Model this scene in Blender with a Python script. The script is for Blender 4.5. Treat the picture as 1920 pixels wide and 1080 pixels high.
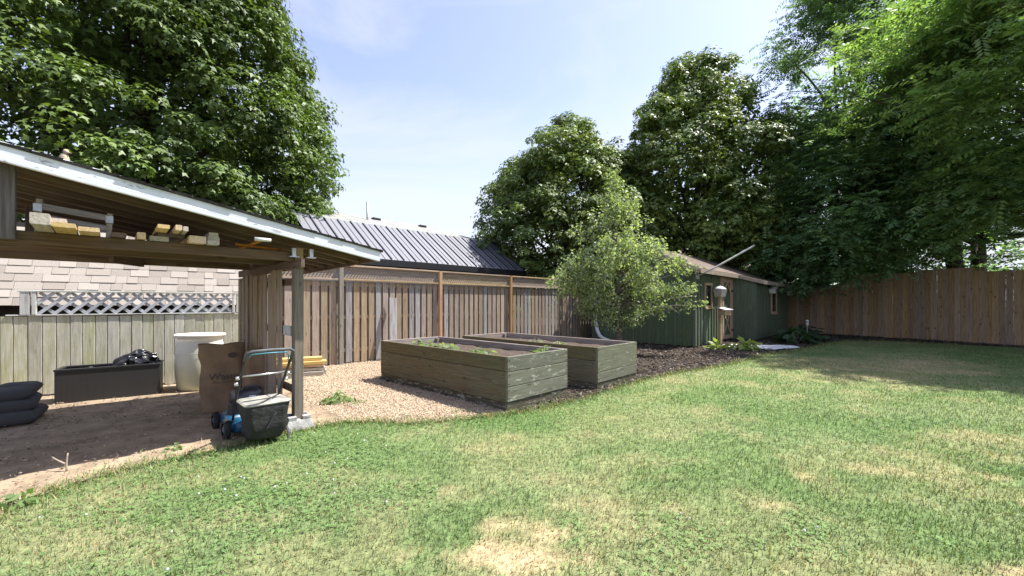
import bpy, math, random
import numpy as np
from mathutils import Vector, Matrix
random.seed(7); RNG = np.random.default_rng(11)
R = math.radians
for o in list(bpy.data.objects): bpy.data.objects.remove(o)
S = bpy.context.scene
COL = S.collection

# ------------------------------------------------------------------ camera, sky, sun, exposure
cam = bpy.data.objects.new('camera', bpy.data.cameras.new('camera')); COL.objects.link(cam)
cam.location = (0, 0, 1.5); cam.rotation_euler = (R(90), 0, 0)
cam.data.sensor_width = 36; cam.data.lens = 14.25; cam.data.shift_y = .01406
cam.data.clip_start = .05; cam.data.clip_end = 2000
S.camera = cam
TOSUN = Vector((.52, .193, 1.0)).normalized()
W = bpy.data.worlds.new('World'); S.world = W; W.use_nodes = True
n = W.node_tree.nodes; l = W.node_tree.links; n.clear()
wo = n.new('ShaderNodeOutputWorld'); bg = n.new('ShaderNodeBackground'); bg.inputs['Strength'].default_value = .128
sky = n.new('ShaderNodeTexSky'); sky.sky_type = 'NISHITA'; sky.sun_disc = False
sky.sun_elevation = R(61); sky.sun_rotation = R(69.6); sky.air_density = 1.15; sky.dust_density = 1.2; sky.ozone_density = 1.6
tc = n.new('ShaderNodeTexCoord')
mp = n.new('ShaderNodeMapping'); mp.inputs['Scale'].default_value = (1.0, 1.6, 3.2); mp.inputs['Rotation'].default_value = (0, R(14), R(20))
mp.inputs['Location'].default_value = (3.1, .4, .2)
nz = n.new('ShaderNodeTexNoise'); nz.inputs['Scale'].default_value = 1.7; nz.inputs['Detail'].default_value = 9; nz.inputs['Roughness'].default_value = .56; nz.inputs['Distortion'].default_value = .7
rp = n.new('ShaderNodeValToRGB'); rp.color_ramp.elements[0].position = .43; rp.color_ramp.elements[0].color = (0, 0, 0, 1); rp.color_ramp.elements[1].position = .68; rp.color_ramp.elements[1].color = (1, 1, 1, 1)
sx = n.new('ShaderNodeSeparateXYZ')
hr = n.new('ShaderNodeMapRange'); hr.inputs['From Min'].default_value = .02; hr.inputs['From Max'].default_value = .46; hr.inputs['To Min'].default_value = .95; hr.inputs['To Max'].default_value = .06
ad = n.new('ShaderNodeMath'); ad.operation = 'MULTIPLY_ADD'; ad.inputs[1].default_value = .62; ad.use_clamp = True
mx = n.new('ShaderNodeMix'); mx.data_type = 'RGBA'; mx.inputs['B'].default_value = (3.25, 3.4, 3.75, 1)
hs = n.new('ShaderNodeHueSaturation'); hs.inputs['Saturation'].default_value = .95; hs.inputs['Hue'].default_value = .522
l.new(tc.outputs['Generated'], mp.inputs['Vector']); l.new(mp.outputs['Vector'], nz.inputs['Vector']); l.new(nz.outputs['Fac'], rp.inputs['Fac'])
l.new(tc.outputs['Generated'], sx.inputs['Vector']); l.new(sx.outputs['Z'], hr.inputs['Value'])
l.new(rp.outputs['Color'], ad.inputs[0]); l.new(hr.outputs['Result'], ad.inputs[2])
l.new(sky.outputs['Color'], hs.inputs['Color']); l.new(hs.outputs['Color'], mx.inputs['A']); l.new(ad.outputs['Value'], mx.inputs['Factor'])
l.new(mx.outputs['Result'], bg.inputs['Color']); l.new(bg.outputs['Background'], wo.inputs['Surface'])
sl = bpy.data.lights.new('sun', 'SUN'); sl.energy = 4.6; sl.angle = R(.55); sl.color = (1, .97, .92)
so = bpy.data.objects.new('sun', sl); COL.objects.link(so); so.rotation_euler = (-TOSUN).to_track_quat('-Z', 'Y').to_euler(); so.location = (10, 6, 25)
S.view_settings.view_transform = 'Standard'; S.view_settings.look = 'None'; S.view_settings.gamma = 1
S.view_settings.use_curve_mapping = False; S.view_settings.exposure = 1.20

# ------------------------------------------------------------------ materials
def newmat(name):
    m = bpy.data.materials.new(name); m.use_nodes = True
    nt = m.node_tree; b = nt.nodes['Principled BSDF']
    return m, nt, b
def N(nt, t, **kw):
    x = nt.nodes.new(t)
    for k, v in kw.items():
        if k in x.inputs: x.inputs[k].default_value = v
        else: setattr(x, k, v)
    return x
def ramp(nt, stops):
    r = nt.nodes.new('ShaderNodeValToRGB'); e = r.color_ramp.elements
    while len(e) < len(stops): e.new(.5)
    for i, (p, c) in enumerate(stops): e[i].position = p; e[i].color = (*c, 1)
    return r
def mixc(nt, fac, a, b, mode='MIX'):
    m = nt.nodes.new('ShaderNodeMix'); m.data_type = 'RGBA'; m.blend_type = mode
    for k, v in (('Factor', fac), ('A', a), ('B', b)):
        if isinstance(v, bpy.types.NodeSocket): nt.links.new(v, m.inputs[k])
        else: m.inputs[k].default_value = v if k == 'Factor' else (*v, 1)
    return m.outputs['Result']
def plain(name, c, rough=.6, metal=0, var=.12, scale=8, bump=.1, bscale=40, spec=.5):
    m, nt, b = newmat(name); L = nt.links
    t = N(nt, 'ShaderNodeTexCoord'); q = N(nt, 'ShaderNodeTexNoise', Scale=scale, Detail=6)
    L.new(t.outputs['Object'], q.inputs['Vector'])
    lo = tuple(x*(1-var*1.6) for x in c); hi = tuple(min(1, x*(1+var)) for x in c)
    r = ramp(nt, [(.3, lo), (.7, hi)]); L.new(q.outputs['Fac'], r.inputs['Fac']); L.new(r.outputs['Color'], b.inputs['Base Color'])
    b.inputs['Roughness'].default_value = rough; b.inputs['Metallic'].default_value = metal; b.inputs['Specular IOR Level'].default_value = spec
    if bump:
        q2 = N(nt, 'ShaderNodeTexNoise', Scale=bscale, Detail=5); L.new(t.outputs['Object'], q2.inputs['Vector'])
        bp = N(nt, 'ShaderNodeBump', Strength=bump, Distance=.02); L.new(q2.outputs['Fac'], bp.inputs['Height']); L.new(bp.outputs['Normal'], b.inputs['Normal'])
    return m
def wood(name, cols, var=.22, knots=.6, blot=None, blotamt=.5, bump=.35, rough=.85, grain=22, hue=.02, stain=None):
    """grain runs along local X; every object gets its own offset and tone"""
    m, nt, b = newmat(name); L = nt.links
    t = N(nt, 'ShaderNodeTexCoord'); oi = N(nt, 'ShaderNodeObjectInfo')
    off = N(nt, 'ShaderNodeVectorMath', operation='SCALE'); off.inputs[0].default_value = (37, 11, 23); L.new(oi.outputs['Random'], off.inputs['Scale'])
    add = N(nt, 'ShaderNodeVectorMath', operation='ADD'); L.new(t.outputs['Object'], add.inputs[0]); L.new(off.outputs['Vector'], add.inputs[1])
    mp = N(nt, 'ShaderNodeMapping', Scale=(1.1, grain, grain)); L.new(add.outputs['Vector'], mp.inputs['Vector'])
    g = N(nt, 'ShaderNodeTexNoise', Scale=2.2, Detail=7, Roughness=.62, Distortion=.5); L.new(mp.outputs['Vector'], g.inputs['Vector'])
    r = ramp(nt, [(.28+.44*i/(len(cols)-1), c) for i, c in enumerate(cols)]); L.new(g.outputs['Fac'], r.inputs['Fac'])
    c = r.outputs['Color']
    if blot:
        q = N(nt, 'ShaderNodeTexNoise', Scale=3.0, Detail=6, Roughness=.65); mq = N(nt, 'ShaderNodeMapping', Scale=(.8, 3, 3)); L.new(add.outputs['Vector'], mq.inputs['Vector']); L.new(mq.outputs['Vector'], q.inputs['Vector'])
        rr = ramp(nt, [(.45, (0, 0, 0)), (.68, (blotamt,)*3)]); L.new(q.outputs['Fac'], rr.inputs['Fac'])
        c = mixc(nt, rr.outputs['Color'], c, blot)
    if stain:      # weathering patches of another colour, finer
        q = N(nt, 'ShaderNodeTexNoise', Scale=14, Detail=8, Roughness=.7); mq = N(nt, 'ShaderNodeMapping', Scale=(.5, 1.4, 1.4)); L.new(add.outputs['Vector'], mq.inputs['Vector']); L.new(mq.outputs['Vector'], q.inputs['Vector'])
        rr = ramp(nt, [(stain[1], (0, 0, 0)), (stain[1]+.06, (stain[2],)*3)]); L.new(q.outputs['Fac'], rr.inputs['Fac'])
        c = mixc(nt, rr.outputs['Color'], c, stain[0])
    if knots:
        vk = N(nt, 'ShaderNodeTexVoronoi', Scale=1.0); mk = N(nt, 'ShaderNodeMapping', Scale=(2.6, 7, 7)); L.new(add.outputs['Vector'], mk.inputs['Vector']); L.new(mk.outputs['Vector'], vk.inputs['Vector'])
        rk = ramp(nt, [(.07, (knots,)*3), (.16, (0, 0, 0))]); L.new(vk.outputs['Distance'], rk.inputs['Fac'])
        c = mixc(nt, rk.outputs['Color'], c, tuple(x*.35 for x in cols[0]))
    mr = N(nt, 'ShaderNodeMapRange'); mr.inputs['To Min'].default_value = 1-var; mr.inputs['To Max'].default_value = 1+var; L.new(oi.outputs['Random'], mr.inputs['Value'])
    mh = N(nt, 'ShaderNodeMath', operation='MULTIPLY_ADD'); mh.inputs[1].default_value = hue; mh.inputs[2].default_value = .5-hue/2
    fr = N(nt, 'ShaderNodeMath', operation='FRACT'); m7 = N(nt, 'ShaderNodeMath', operation='MULTIPLY'); m7.inputs[1].default_value = 7.31
    L.new(oi.outputs['Random'], m7.inputs[0]); L.new(m7.outputs[0], fr.inputs[0]); L.new(fr.outputs[0], mh.inputs[0])
    sat = N(nt, 'ShaderNodeMapRange'); sat.inputs['To Min'].default_value = .75; sat.inputs['To Max'].default_value = 1.25; L.new(fr.outputs[0], sat.inputs['Value'])
    h = N(nt, 'ShaderNodeHueSaturation'); L.new(mh.outputs[0], h.inputs['Hue']); L.new(mr.outputs['Result'], h.inputs['Value']); L.new(sat.outputs['Result'], h.inputs['Saturation']); L.new(c, h.inputs['Color'])
    L.new(h.outputs['Color'], b.inputs['Base Color'])
    b.inputs['Roughness'].default_value = rough; b.inputs['Specular IOR Level'].default_value = .25
    bp = N(nt, 'ShaderNodeBump', Strength=bump, Distance=.01); L.new(g.outputs['Fac'], bp.inputs['Height']); L.new(bp.outputs['Normal'], b.inputs['Normal'])
    return m
M = {}
M['fence_grey'] = wood('fence_grey', [(.16, .12, .085), (.32, .255, .19), (.41, .34, .27)], var=.13, stain=((.45, .42, .38), .62, .5))
M['fence_brown'] = wood('fence_brown', [(.16, .115, .08), (.31, .24, .175), (.39, .315, .245)], var=.13, stain=((.42, .36, .30), .63, .4))
M['fence_tan'] = wood('fence_tan', [(.19, .13, .075), (.36, .265, .165), (.43, .335, .225)], var=.15)
M['fence_silver'] = wood('fence_silver', [(.14, .125, .115), (.29, .27, .255), (.40, .38, .36)], var=.15)
M['post_orange'] = wood('post_orange', [(.24, .12, .035), (.40, .22, .07), (.46, .29, .12)], var=.12)
M['post_grey'] = wood('post_grey', [(.13, .115, .09), (.24, .215, .175), (.33, .30, .25)], var=.1)
M['white_fence'] = wood('white_fence', [(.32, .31, .245), (.48, .465, .375), (.57, .555, .47)], var=.13, knots=.25, blot=(.32, .32, .16), blotamt=.6, stain=((.62, .61, .55), .63, .7), grain=14, hue=.03)
M['white_trim'] = wood('white_trim', [(.36, .35, .31), (.52, .52, .48), (.6, .6, .58)], var=.1, knots=.1, blot=(.2, .19, .15), blotamt=.5)
M['white_lattice'] = wood('white_lattice', [(.36, .38, .40), (.5, .52, .55), (.6, .62, .66)], var=.1, knots=0, blot=(.25, .25, .22), blotamt=.4)
M['red_fence'] = wood('red_fence', [(.17, .112, .074), (.315, .215, .145), (.39, .28, .20)], var=.2, knots=.9, hue=.015, grain=16)
M['shelter_wood'] = wood('shelter_wood', [(.085, .054, .037), (.15, .10, .07), (.20, .145, .105)], var=.2, blot=(.10, .075, .055), blotamt=.5)
M['shelter_post'] = wood('shelter_post', [(.10, .085, .07), (.18, .155, .13), (.25, .22, .19)], var=.1)
M['shelter_dark'] = wood('shelter_dark', [(.028, .017, .012), (.05, .031, .022), (.07, .045, .032)], var=.2)
M['shelter_grey'] = wood('shelter_grey', [(.06, .05, .045), (.11, .095, .085), (.16, .14, .125)], var=.1)
M['screen_wood'] = wood('screen_wood', [(.16, .12, .085), (.29, .225, .165), (.38, .31, .24)], var=.22)
M['new_pine'] = wood('new_pine', [(.40, .27, .13), (.56, .41, .22), (.62, .48, .30)], var=.14, knots=.4)
M['old_pine'] = wood('old_pine', [(.28, .24, .19), (.44, .39, .31), (.52, .47, .4)], var=.15, knots=.4)
M['fascia_paint'] = wood('fascia_paint', [(.58, .60, .65), (.66, .68, .73), (.70, .72, .77)], var=.03, knots=.5, stain=((.20, .19, .18), .61, .9), bump=.2, rough=.55, hue=0)
M['bed_side'] = wood('bed_side', [(.095, .098, .070), (.15, .152, .110), (.20, .202, .152)], var=.1, knots=.55, blot=(.16, .15, .10), blotamt=.5, stain=((.42, .415, .35), .575, .75), hue=.01)
M['bed_long_shaded'] = wood('bed_long_shaded', [(.075, .066, .040), (.118, .108, .069), (.168, .156, .102)], var=.12, knots=.6, blot=(.15, .10, .055), blotamt=.55, stain=((.32, .29, .21), .61, .6), hue=.01)  # darker, browner bed paint; the long side's shade is put into its colour
M['bed_inner'] = wood('bed_inner', [(.15, .12, .095), (.27, .22, .18), (.36, .31, .26)], var=.1)
M['bed_rot'] = wood('bed_rot', [(.045, .04, .03), (.09, .08, .055), (.16, .15, .115)], var=.12, stain=((.38, .37, .31), .55, .8))
M['shed_green'] = wood('shed_green', [(.066, .086, .055), (.096, .122, .080), (.122, .150, .102)], var=.1, knots=.25, blot=(.085, .098, .060), blotamt=.6, grain=12, hue=.015)
M['shed_batten'] = wood('shed_batten', [(.072, .088, .056), (.115, .134, .090), (.148, .168, .118)], var=.12, knots=.15, hue=.015)
M['shed_trim'] = wood('shed_trim', [(.20, .155, .115), (.32, .26, .20), (.40, .335, .27)], var=.1, knots=.2)
M['tan_trim'] = wood('tan_trim', [(.24, .17, .10), (.36, .26, .16), (.44, .33, .215)], var=.1, knots=.25)
M['bark'] = plain('bark', (.075, .058, .045), .95, var=.4, scale=9, bump=.8, bscale=22)
M['pear_bark'] = plain('pear_bark', (.13, .11, .09), .95, var=.35, scale=12, bump=.6, bscale=30)
M['twig'] = plain('twig', (.42, .35, .27), .9, var=.2)
M['black_plastic'] = plain('black_plastic', (.022, .022, .025), .42, var=.2, bump=.05)
M['dark_engine'] = plain('dark_engine', (.022, .022, .03), .33, var=.2, bump=.05)
M['blue_deck'] = plain('blue_deck', (.012, .085, .165), .35, var=.25, scale=12, bump=.03)
M['bail_blue'] = plain('bail_blue', (.07, .28, .38), .35, var=.1, bump=0)
M['foam_grip'] = plain('foam_grip', (.10, .10, .105), .75, var=.2, bump=.15, bscale=90)
M['chrome'] = plain('chrome', (.7, .7, .7), .3, metal=.8, var=.1, bump=0)
M['galvanised'] = plain('galvanised', (.5, .52, .55), .45, metal=.7, var=.2, bump=.05)
M['bag_fabric'] = plain('bag_fabric', (.020, .020, .019), .8, var=.35, scale=7, bump=.5, bscale=26)
M['bag_lid'] = plain('bag_lid', (.30, .29, .25), .75, var=.25, scale=10, bump=.2)
M['sticker'] = plain('sticker', (.75, .77, .82), .5, var=.05, bump=0)
M['tyre'] = plain('tyre', (.02, .02, .022), .85, var=.3, bump=.4)
M['rim_grey'] = plain('rim_grey', (.09, .11, .15), .5, var=.2, bump=0)
M['paper'] = plain('paper', (.24, .158, .095), .9, var=.14, scale=5, bump=.35, bscale=9)
M['paper_print'] = plain('paper_print', (.085, .06, .055), .9, var=.2, bump=0)
M['straw'] = plain('straw', (.52, .41, .24), .95, var=.4, scale=30, bump=.9, bscale=50)
M['barrel'] = None
M['wicker'] = None
M['trash_bag'] = plain('trash_bag', (.012, .012, .014), .22, var=.2, bump=.5, bscale=14)
M['cushion'] = plain('cushion', (.048, .048, .050), .85, var=.18, scale=4, bump=.15, bscale=160)
M['concrete'] = plain('concrete', (.36, .35, .33), .9, var=.2, scale=14, bump=.4, bscale=50)
M['soil'] = plain('soil', (.075, .052, .036), 1, var=.4, scale=18, bump=1, bscale=30)
M['glass'] = plain('glass', (.012, .015, .018), .08, var=.2, bump=0)
M['white_metal'] = plain('white_metal', (.66, .67, .66), .45, var=.08, bump=.02)
M['birdhouse_white'] = plain('birdhouse_white', (.56, .57, .55), .6, var=.15, scale=12)
M['feeder_tan'] = plain('feeder_tan', (.47, .42, .36), .7, var=.15)
M['grey_cap'] = plain('grey_cap', (.27, .28, .28), .6, var=.15)
M['pole_grey'] = plain('pole_grey', (.50, .48, .43), .55, var=.15)
M['figurine'] = plain('figurine', (.46, .36, .24), .7, var=.2, scale=20)
M['metal_panel'] = plain('metal_panel', (.165, .167, .19), .6, metal=.0, var=.04, scale=1.5, bump=.03, bscale=5)
M['metal_rib'] = plain('metal_rib', (.045, .042, .055), .5, metal=.2, var=.2, bump=0)
M['gutter'] = plain('gutter', (.014, .015, .018), .5, var=.2, bump=0)
M['far_shingle'] = plain('far_shingle', (.27, .27, .25), .95, var=.2, scale=3, bump=.5, bscale=25)
M['far_siding'] = plain('far_siding', (.42, .43, .42), .8, var=.08)
M['tan_siding'] = plain('tan_siding', (.46, .36, .22), .85, var=.1)
M['roof_shingle'] = plain('roof_shingle', (.235, .18, .145), .95, var=.28, scale=14, bump=.6, bscale=60)
M['asphalt_edge'] = plain('asphalt_edge', (.028, .026, .025), 1, var=.3, bump=.4, spec=.1)
M['dark_wall'] = plain('dark_wall', (.045, .038, .028), .9, var=.2)
M['lap_siding'] = plain('lap_siding', (.50, .51, .49), .7, var=.06)
M['white_sheet'] = plain('white_sheet', (.72, .72, .74), .8, var=.06, bump=.3, bscale=30)
M['black_iron'] = plain('black_iron', (.015, .015, .017), .5, bump=0)
M['orange_wood'] = wood('orange_wood', [(.30, .12, .04), (.45, .2, .07), (.52, .26, .1)], knots=0)
# garage shingles: pinkish tan, each tab its own tone
def tabs():
    m, nt, b = newmat('garage_shingle'); L = nt.links
    oi = N(nt, 'ShaderNodeObjectInfo'); t = N(nt, 'ShaderNodeTexCoord')
    r = ramp(nt, [(0, (.27, .235, .20)), (.45, (.345, .305, .262)), (1, (.40, .358, .312))]); L.new(oi.outputs['Random'], r.inputs['Fac'])
    q = N(nt, 'ShaderNodeTexNoise', Scale=120, Detail=3); L.new(t.outputs['Object'], q.inputs['Vector'])
    r2 = ramp(nt, [(.3, (.75, .75, .75)), (.7, (1.12, 1.1, 1.08))]); L.new(q.outputs['Fac'], r2.inputs['Fac'])
    L.new(mixc(nt, 1.0, r.outputs['Color'], r2.outputs['Color'], 'MULTIPLY'), b.inputs['Base Color']); b.inputs['Roughness'].default_value = .95
    bp = N(nt, 'ShaderNodeBump', Strength=.5, Distance=.006); L.new(q.outputs['Fac'], bp.inputs['Height']); L.new(bp.outputs['Normal'], b.inputs['Normal'])
    return m
M['garage_shingle'] = tabs()
def barrelmat():
    m, nt, b = newmat('barrel'); L = nt.links
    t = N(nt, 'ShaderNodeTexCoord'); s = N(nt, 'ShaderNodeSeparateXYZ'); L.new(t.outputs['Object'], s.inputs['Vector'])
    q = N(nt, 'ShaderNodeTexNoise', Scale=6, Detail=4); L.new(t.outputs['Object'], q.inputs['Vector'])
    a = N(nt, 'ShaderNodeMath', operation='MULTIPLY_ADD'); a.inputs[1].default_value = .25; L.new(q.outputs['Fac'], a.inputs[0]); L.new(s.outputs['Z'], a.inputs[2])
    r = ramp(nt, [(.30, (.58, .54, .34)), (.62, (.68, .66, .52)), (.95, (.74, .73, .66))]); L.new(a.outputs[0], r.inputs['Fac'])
    L.new(r.outputs['Color'], b.inputs['Base Color']); b.inputs['Roughness'].default_value = .45
    b.inputs['Subsurface Weight'].default_value = .15; b.inputs['Subsurface Radius'].default_value = (.06, .05, .03)
    return m
M['barrel'] = barrelmat()
def wickermat():
    m, nt, b = newmat('wicker'); L = nt.links
    t = N(nt, 'ShaderNodeTexCoord')
    w1 = N(nt, 'ShaderNodeTexWave', Scale=26, wave_type='BANDS', bands_direction='X'); w2 = N(nt, 'ShaderNodeTexWave', Scale=30, wave_type='BANDS', bands_direction='Z')
    L.new(t.outputs['Object'], w1.inputs['Vector']); L.new(t.outputs['Object'], w2.inputs['Vector'])
    mm = N(nt, 'ShaderNodeMath', operation='MULTIPLY'); L.new(w1.outputs['Fac'], mm.inputs[0]); L.new(w2.outputs['Fac'], mm.inputs[1])
    r = ramp(nt, [(0, (.016, .0145, .0135)), (1, (.034, .031, .029))]); L.new(mm.outputs[0], r.inputs['Fac']); L.new(r.outputs['Color'], b.inputs['Base Color'])
    b.inputs['Roughness'].default_value = .5; bp = N(nt, 'ShaderNodeBump', Strength=.6, Distance=.006); L.new(mm.outputs[0], bp.inputs['Height']); L.new(bp.outputs['Normal'], b.inputs['Normal'])
    return m
M['wicker'] = wickermat()
def attrmat(name, rough=.55, trans=0., spec=.35, noise=0, bump=0, sheen=0):
    m, nt, b = newmat(name); L = nt.links
    a = N(nt, 'ShaderNodeAttribute', attribute_name='Col'); c = a.outputs['Color']
    if noise:
        t = N(nt, 'ShaderNodeTexCoord'); q = N(nt, 'ShaderNodeTexNoise', Scale=noise, Detail=8, Roughness=.7); L.new(t.outputs['Object'], q.inputs['Vector'])
        r = ramp(nt, [(.3, (.55, .53, .5)), (.7, (1.4, 1.36, 1.3))]); L.new(q.outputs['Fac'], r.inputs['Fac']); c = mixc(nt, 1.0, c, r.outputs['Color'], 'MULTIPLY')
        if bump:
            bp = N(nt, 'ShaderNodeBump', Strength=bump, Distance=.03); L.new(q.outputs['Fac'], bp.inputs['Height']); L.new(bp.outputs['Normal'], b.inputs['Normal'])
    L.new(c, b.inputs['Base Color']); b.inputs['Roughness'].default_value = rough; b.inputs['Specular IOR Level'].default_value = spec
    if trans:
        tr = N(nt, 'ShaderNodeBsdfTranslucent'); g = N(nt, 'ShaderNodeMix', data_type='RGBA', blend_type='MULTIPLY'); g.inputs['Factor'].default_value = 1; g.inputs['B'].default_value = (1.25, 1.35, .55, 1)
        L.new(a.outputs['Color'], g.inputs['A']); L.new(g.outputs['Result'], tr.inputs['Color'])
        ms = N(nt, 'ShaderNodeMixShader', Fac=trans); L.new(b.outputs[0], ms.inputs[1]); L.new(tr.outputs[0], ms.inputs[2]); L.new(ms.outputs[0], nt.nodes['Material Output'].inputs['Surface'])
    return m
M['leaf'] = attrmat('leaf', .5, .46, .25)
M['maple_leaf'] = attrmat('maple_leaf', .48, .26, .3)
M['blade'] = attrmat('blade', .6, .25, .3)
M['ground_mix'] = attrmat('ground_mix', 1, 0, .1, noise=14, bump=.8)
M['dirt'] = attrmat('dirt', 1, 0, .1, noise=3.2, bump=.25)
M['chip'] = attrmat('chip', .9, 0, .2)

# ------------------------------------------------------------------ object helpers
def tag(o, label=None, cat=None, group=None, kind=None):
    for k, v in (('label', label), ('category', cat), ('group', group), ('kind', kind)):
        if v: o[k] = v
    return o
def thing(name, label, cat, loc=(0, 0, 0), yaw=0, group=None):
    o = bpy.data.objects.new(name, None); COL.objects.link(o); o.empty_display_size = .1
    o.location = loc; o.rotation_euler = (0, 0, R(yaw)); return tag(o, label, cat, group)
def link(name, me, parent=None, loc=None, kind=None):
    o = bpy.data.objects.new(name, me); COL.objects.link(o)
    if parent: o.parent = parent
    if loc is not None: o.location = loc
    if kind: o['kind'] = kind
    return o
class MB:
    def __init__(s): s.v = []; s.f = []
    def add(s, vs, fs):
        k = len(s.v); s.v += [tuple(v) for v in vs]; s.f += [tuple(i+k for i in f) for f in fs]; return s
    def box(s, x0, x1, y0, y1, z0, z1):
        return s.add([(x0,y0,z0),(x1,y0,z0),(x1,y1,z0),(x0,y1,z0),(x0,y0,z1),(x1,y0,z1),(x1,y1,z1),(x0,y1,z1)],
                     [(0,3,2,1),(4,5,6,7),(0,1,5,4),(1,2,6,5),(2,3,7,6),(3,0,4,7)])
    def bar(s, p, q, w, t, side=None):
        p, q = Vector(p), Vector(q); x = (q-p).normalized(); sd = Vector(side) if side else (Vector((0,0,1)) if abs(x.z) < .9 else Vector((1,0,0)))
        y = (sd-x*sd.dot(x)).normalized()*w/2; z = x.cross(y).normalized()*t/2
        vs = [b+a*y+c*z for b in (p, q) for a, c in ((-1,-1),(1,-1),(1,1),(-1,1))]
        return s.add(vs, [(0,1,2,3),(7,6,5,4),(0,4,5,1),(1,5,6,2),(2,6,7,3),(3,7,4,0)])
    def tube(s, pts, r, n=8, cap=True):
        pts = [Vector(p) for p in pts]; rs = r if isinstance(r, (list, tuple)) else [r]*len(pts); vs = []; prev = None
        for i, p in enumerate(pts):
            d = (pts[min(i+1, len(pts)-1)]-pts[max(i-1, 0)]).normalized()
            u = prev-d*prev.dot(d) if prev else d.orthogonal()
            if u.length < 1e-4: u = d.orthogonal()
            u.normalize(); prev = u; w = d.cross(u)
            vs += [p+(u*math.cos(a)+w*math.sin(a))*rs[i] for a in [2*math.pi*j/n for j in range(n)]]
        fs = [(i*n+j, i*n+(j+1)%n, (i+1)*n+(j+1)%n, (i+1)*n+j) for i in range(len(pts)-1) for j in range(n)]
        if cap: fs += [tuple(reversed(range(n))), tuple(range((len(pts)-1)*n, len(pts)*n))]
        return s.add(vs, fs)
    def lathe(s, prof, n=24, c=(0, 0, 0), axis='z', sx=1, sy=1):
        vs = []
        for r_, z in prof:
            for j in range(n):
                a = 2*math.pi*j/n; p = (r_*math.cos(a)*sx, r_*math.sin(a)*sy, z)
                if axis == 'x': p = (p[2], p[0], p[1])
                if axis == 'y': p = (p[0], p[2], p[1])
                vs.append((p[0]+c[0], p[1]+c[1], p[2]+c[2]))
        fs = [(i*n+j, i*n+(j+1)%n, (i+1)*n+(j+1)%n, (i+1)*n+j) for i in range(len(prof)-1) for j in range(n)]
        return s.add(vs, fs)
    def loft(s, rings, cap=True):
        n = len(rings[0]); vs = [p for r_ in rings for p in r_]
        fs = [(i*n+j, i*n+(j+1)%n, (i+1)*n+(j+1)%n, (i+1)*n+j) for i in range(len(rings)-1) for j in range(n)]
        if cap: fs += [tuple(reversed(range(n))), tuple(range((len(rings)-1)*n, len(rings)*n))]
        return s.add(vs, fs)
    def build(s, name, m, parent=None, loc=None, kind=None, smooth=False, bevel=0):
        me = bpy.data.meshes.new(name); me.from_pydata(s.v, [], s.f); me.materials.append(M[m] if isinstance(m, str) else m); me.update()
        if smooth: me.polygons.foreach_set('use_smooth', [True]*len(me.polygons))
        o = link(name, me, parent, loc, kind)
        if bevel:
            b = o.modifiers.new('bevel', 'BEVEL'); b.width = bevel; b.segments = 2; b.limit_method = 'ANGLE'
        return o
_bm = {}
def board(name, parent, p, q, side, w, t, m, kind=None):
    """a plank from p to q (its grain along local X), w wide towards side, t thick; alike planks share one mesh"""
    p, q, sd = Vector(p), Vector(q), Vector(side); Lg = (q-p).length
    key = (round(Lg, 2), round(w, 3), round(t, 3), m)
    if key not in _bm:
        c = min(.005, t*.2, w*.2); a, b = w/2, t/2
        sec = [(-a+c,-b),(a-c,-b),(a,-b+c),(a,b-c),(a-c,b),(-a+c,b),(-a,b-c),(-a,-b+c)]
        mb = MB().loft([[(x, y, z) for y, z in sec] for x in (0, Lg)])
        me = bpy.data.meshes.new(name); me.from_pydata(mb.v, [], mb.f); me.materials.append(M[m]); me.update(); _bm[key] = me
    x = (q-p).normalized(); y = (sd-x*sd.dot(x)).normalized(); z = x.cross(y)
    o = link(name, _bm[key], parent, kind=kind)
    o.matrix_local = Matrix(((x.x,y.x,z.x,p.x),(x.y,y.y,z.y,p.y),(x.z,y.z,z.z,p.z),(0,0,0,1)))
    return o
def npmesh(name, V, F, col=None, m='leaf', parent=None, kind=None):
    """mesh from numpy arrays; F is (m,3) triangles; col per vertex"""
    me = bpy.data.meshes.new(name); V = np.ascontiguousarray(V, np.float32); F = np.ascontiguousarray(F, np.int32)
    me.vertices.add(len(V)); me.vertices.foreach_set('co', V.ravel())
    k = F.shape[1]; me.loops.add(F.size); me.loops.foreach_set('vertex_index', F.ravel())
    me.polygons.add(len(F)); me.polygons.foreach_set('loop_start', np.arange(0, F.size, k, dtype=np.int32))
    me.update(calc_edges=True)
    if col is not None:
        at = me.color_attributes.new('Col', 'FLOAT_COLOR', 'POINT'); c = np.ones((len(V), 4), np.float32); c[:, :3] = col; at.data.foreach_set('color', c.ravel())
    me.materials.append(M[m]); return link(name, me, parent, kind=kind)

# numpy noise
_P = np.random.default_rng(3).random((256, 256))
def vn(x, y):
    xi = np.floor(x).astype(int); yi = np.floor(y).astype(int); fx = x-xi; fy = y-yi; fx = fx*fx*(3-2*fx); fy = fy*fy*(3-2*fy)
    g = lambda a, b: _P[a % 256, b % 256]
    return (g(xi, yi)*(1-fx)+g(xi+1, yi)*fx)*(1-fy)+(g(xi, yi+1)*(1-fx)+g(xi+1, yi+1)*fx)*fy
def fbm(x, y, o=4):
    s = 0; a = .5
    for i in range(o): s = s+a*vn(x*2**i+17*i, y*2**i+31*i); a *= .5
    return s/(1-.5**o)
def inpoly(x, y, P):
    r = np.zeros(len(x), bool); j = len(P)-1
    for i in range(len(P)):
        xi, yi = P[i]; xj, yj = P[j]
        c = ((yi > y) != (yj > y)) & (x < (xj-xi)*(y-yi)/(yj-yi+1e-12)+xi); r ^= c; j = i
    return r
def nrm(a): return a/(np.linalg.norm(a, axis=-1, keepdims=True)+1e-9)

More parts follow.
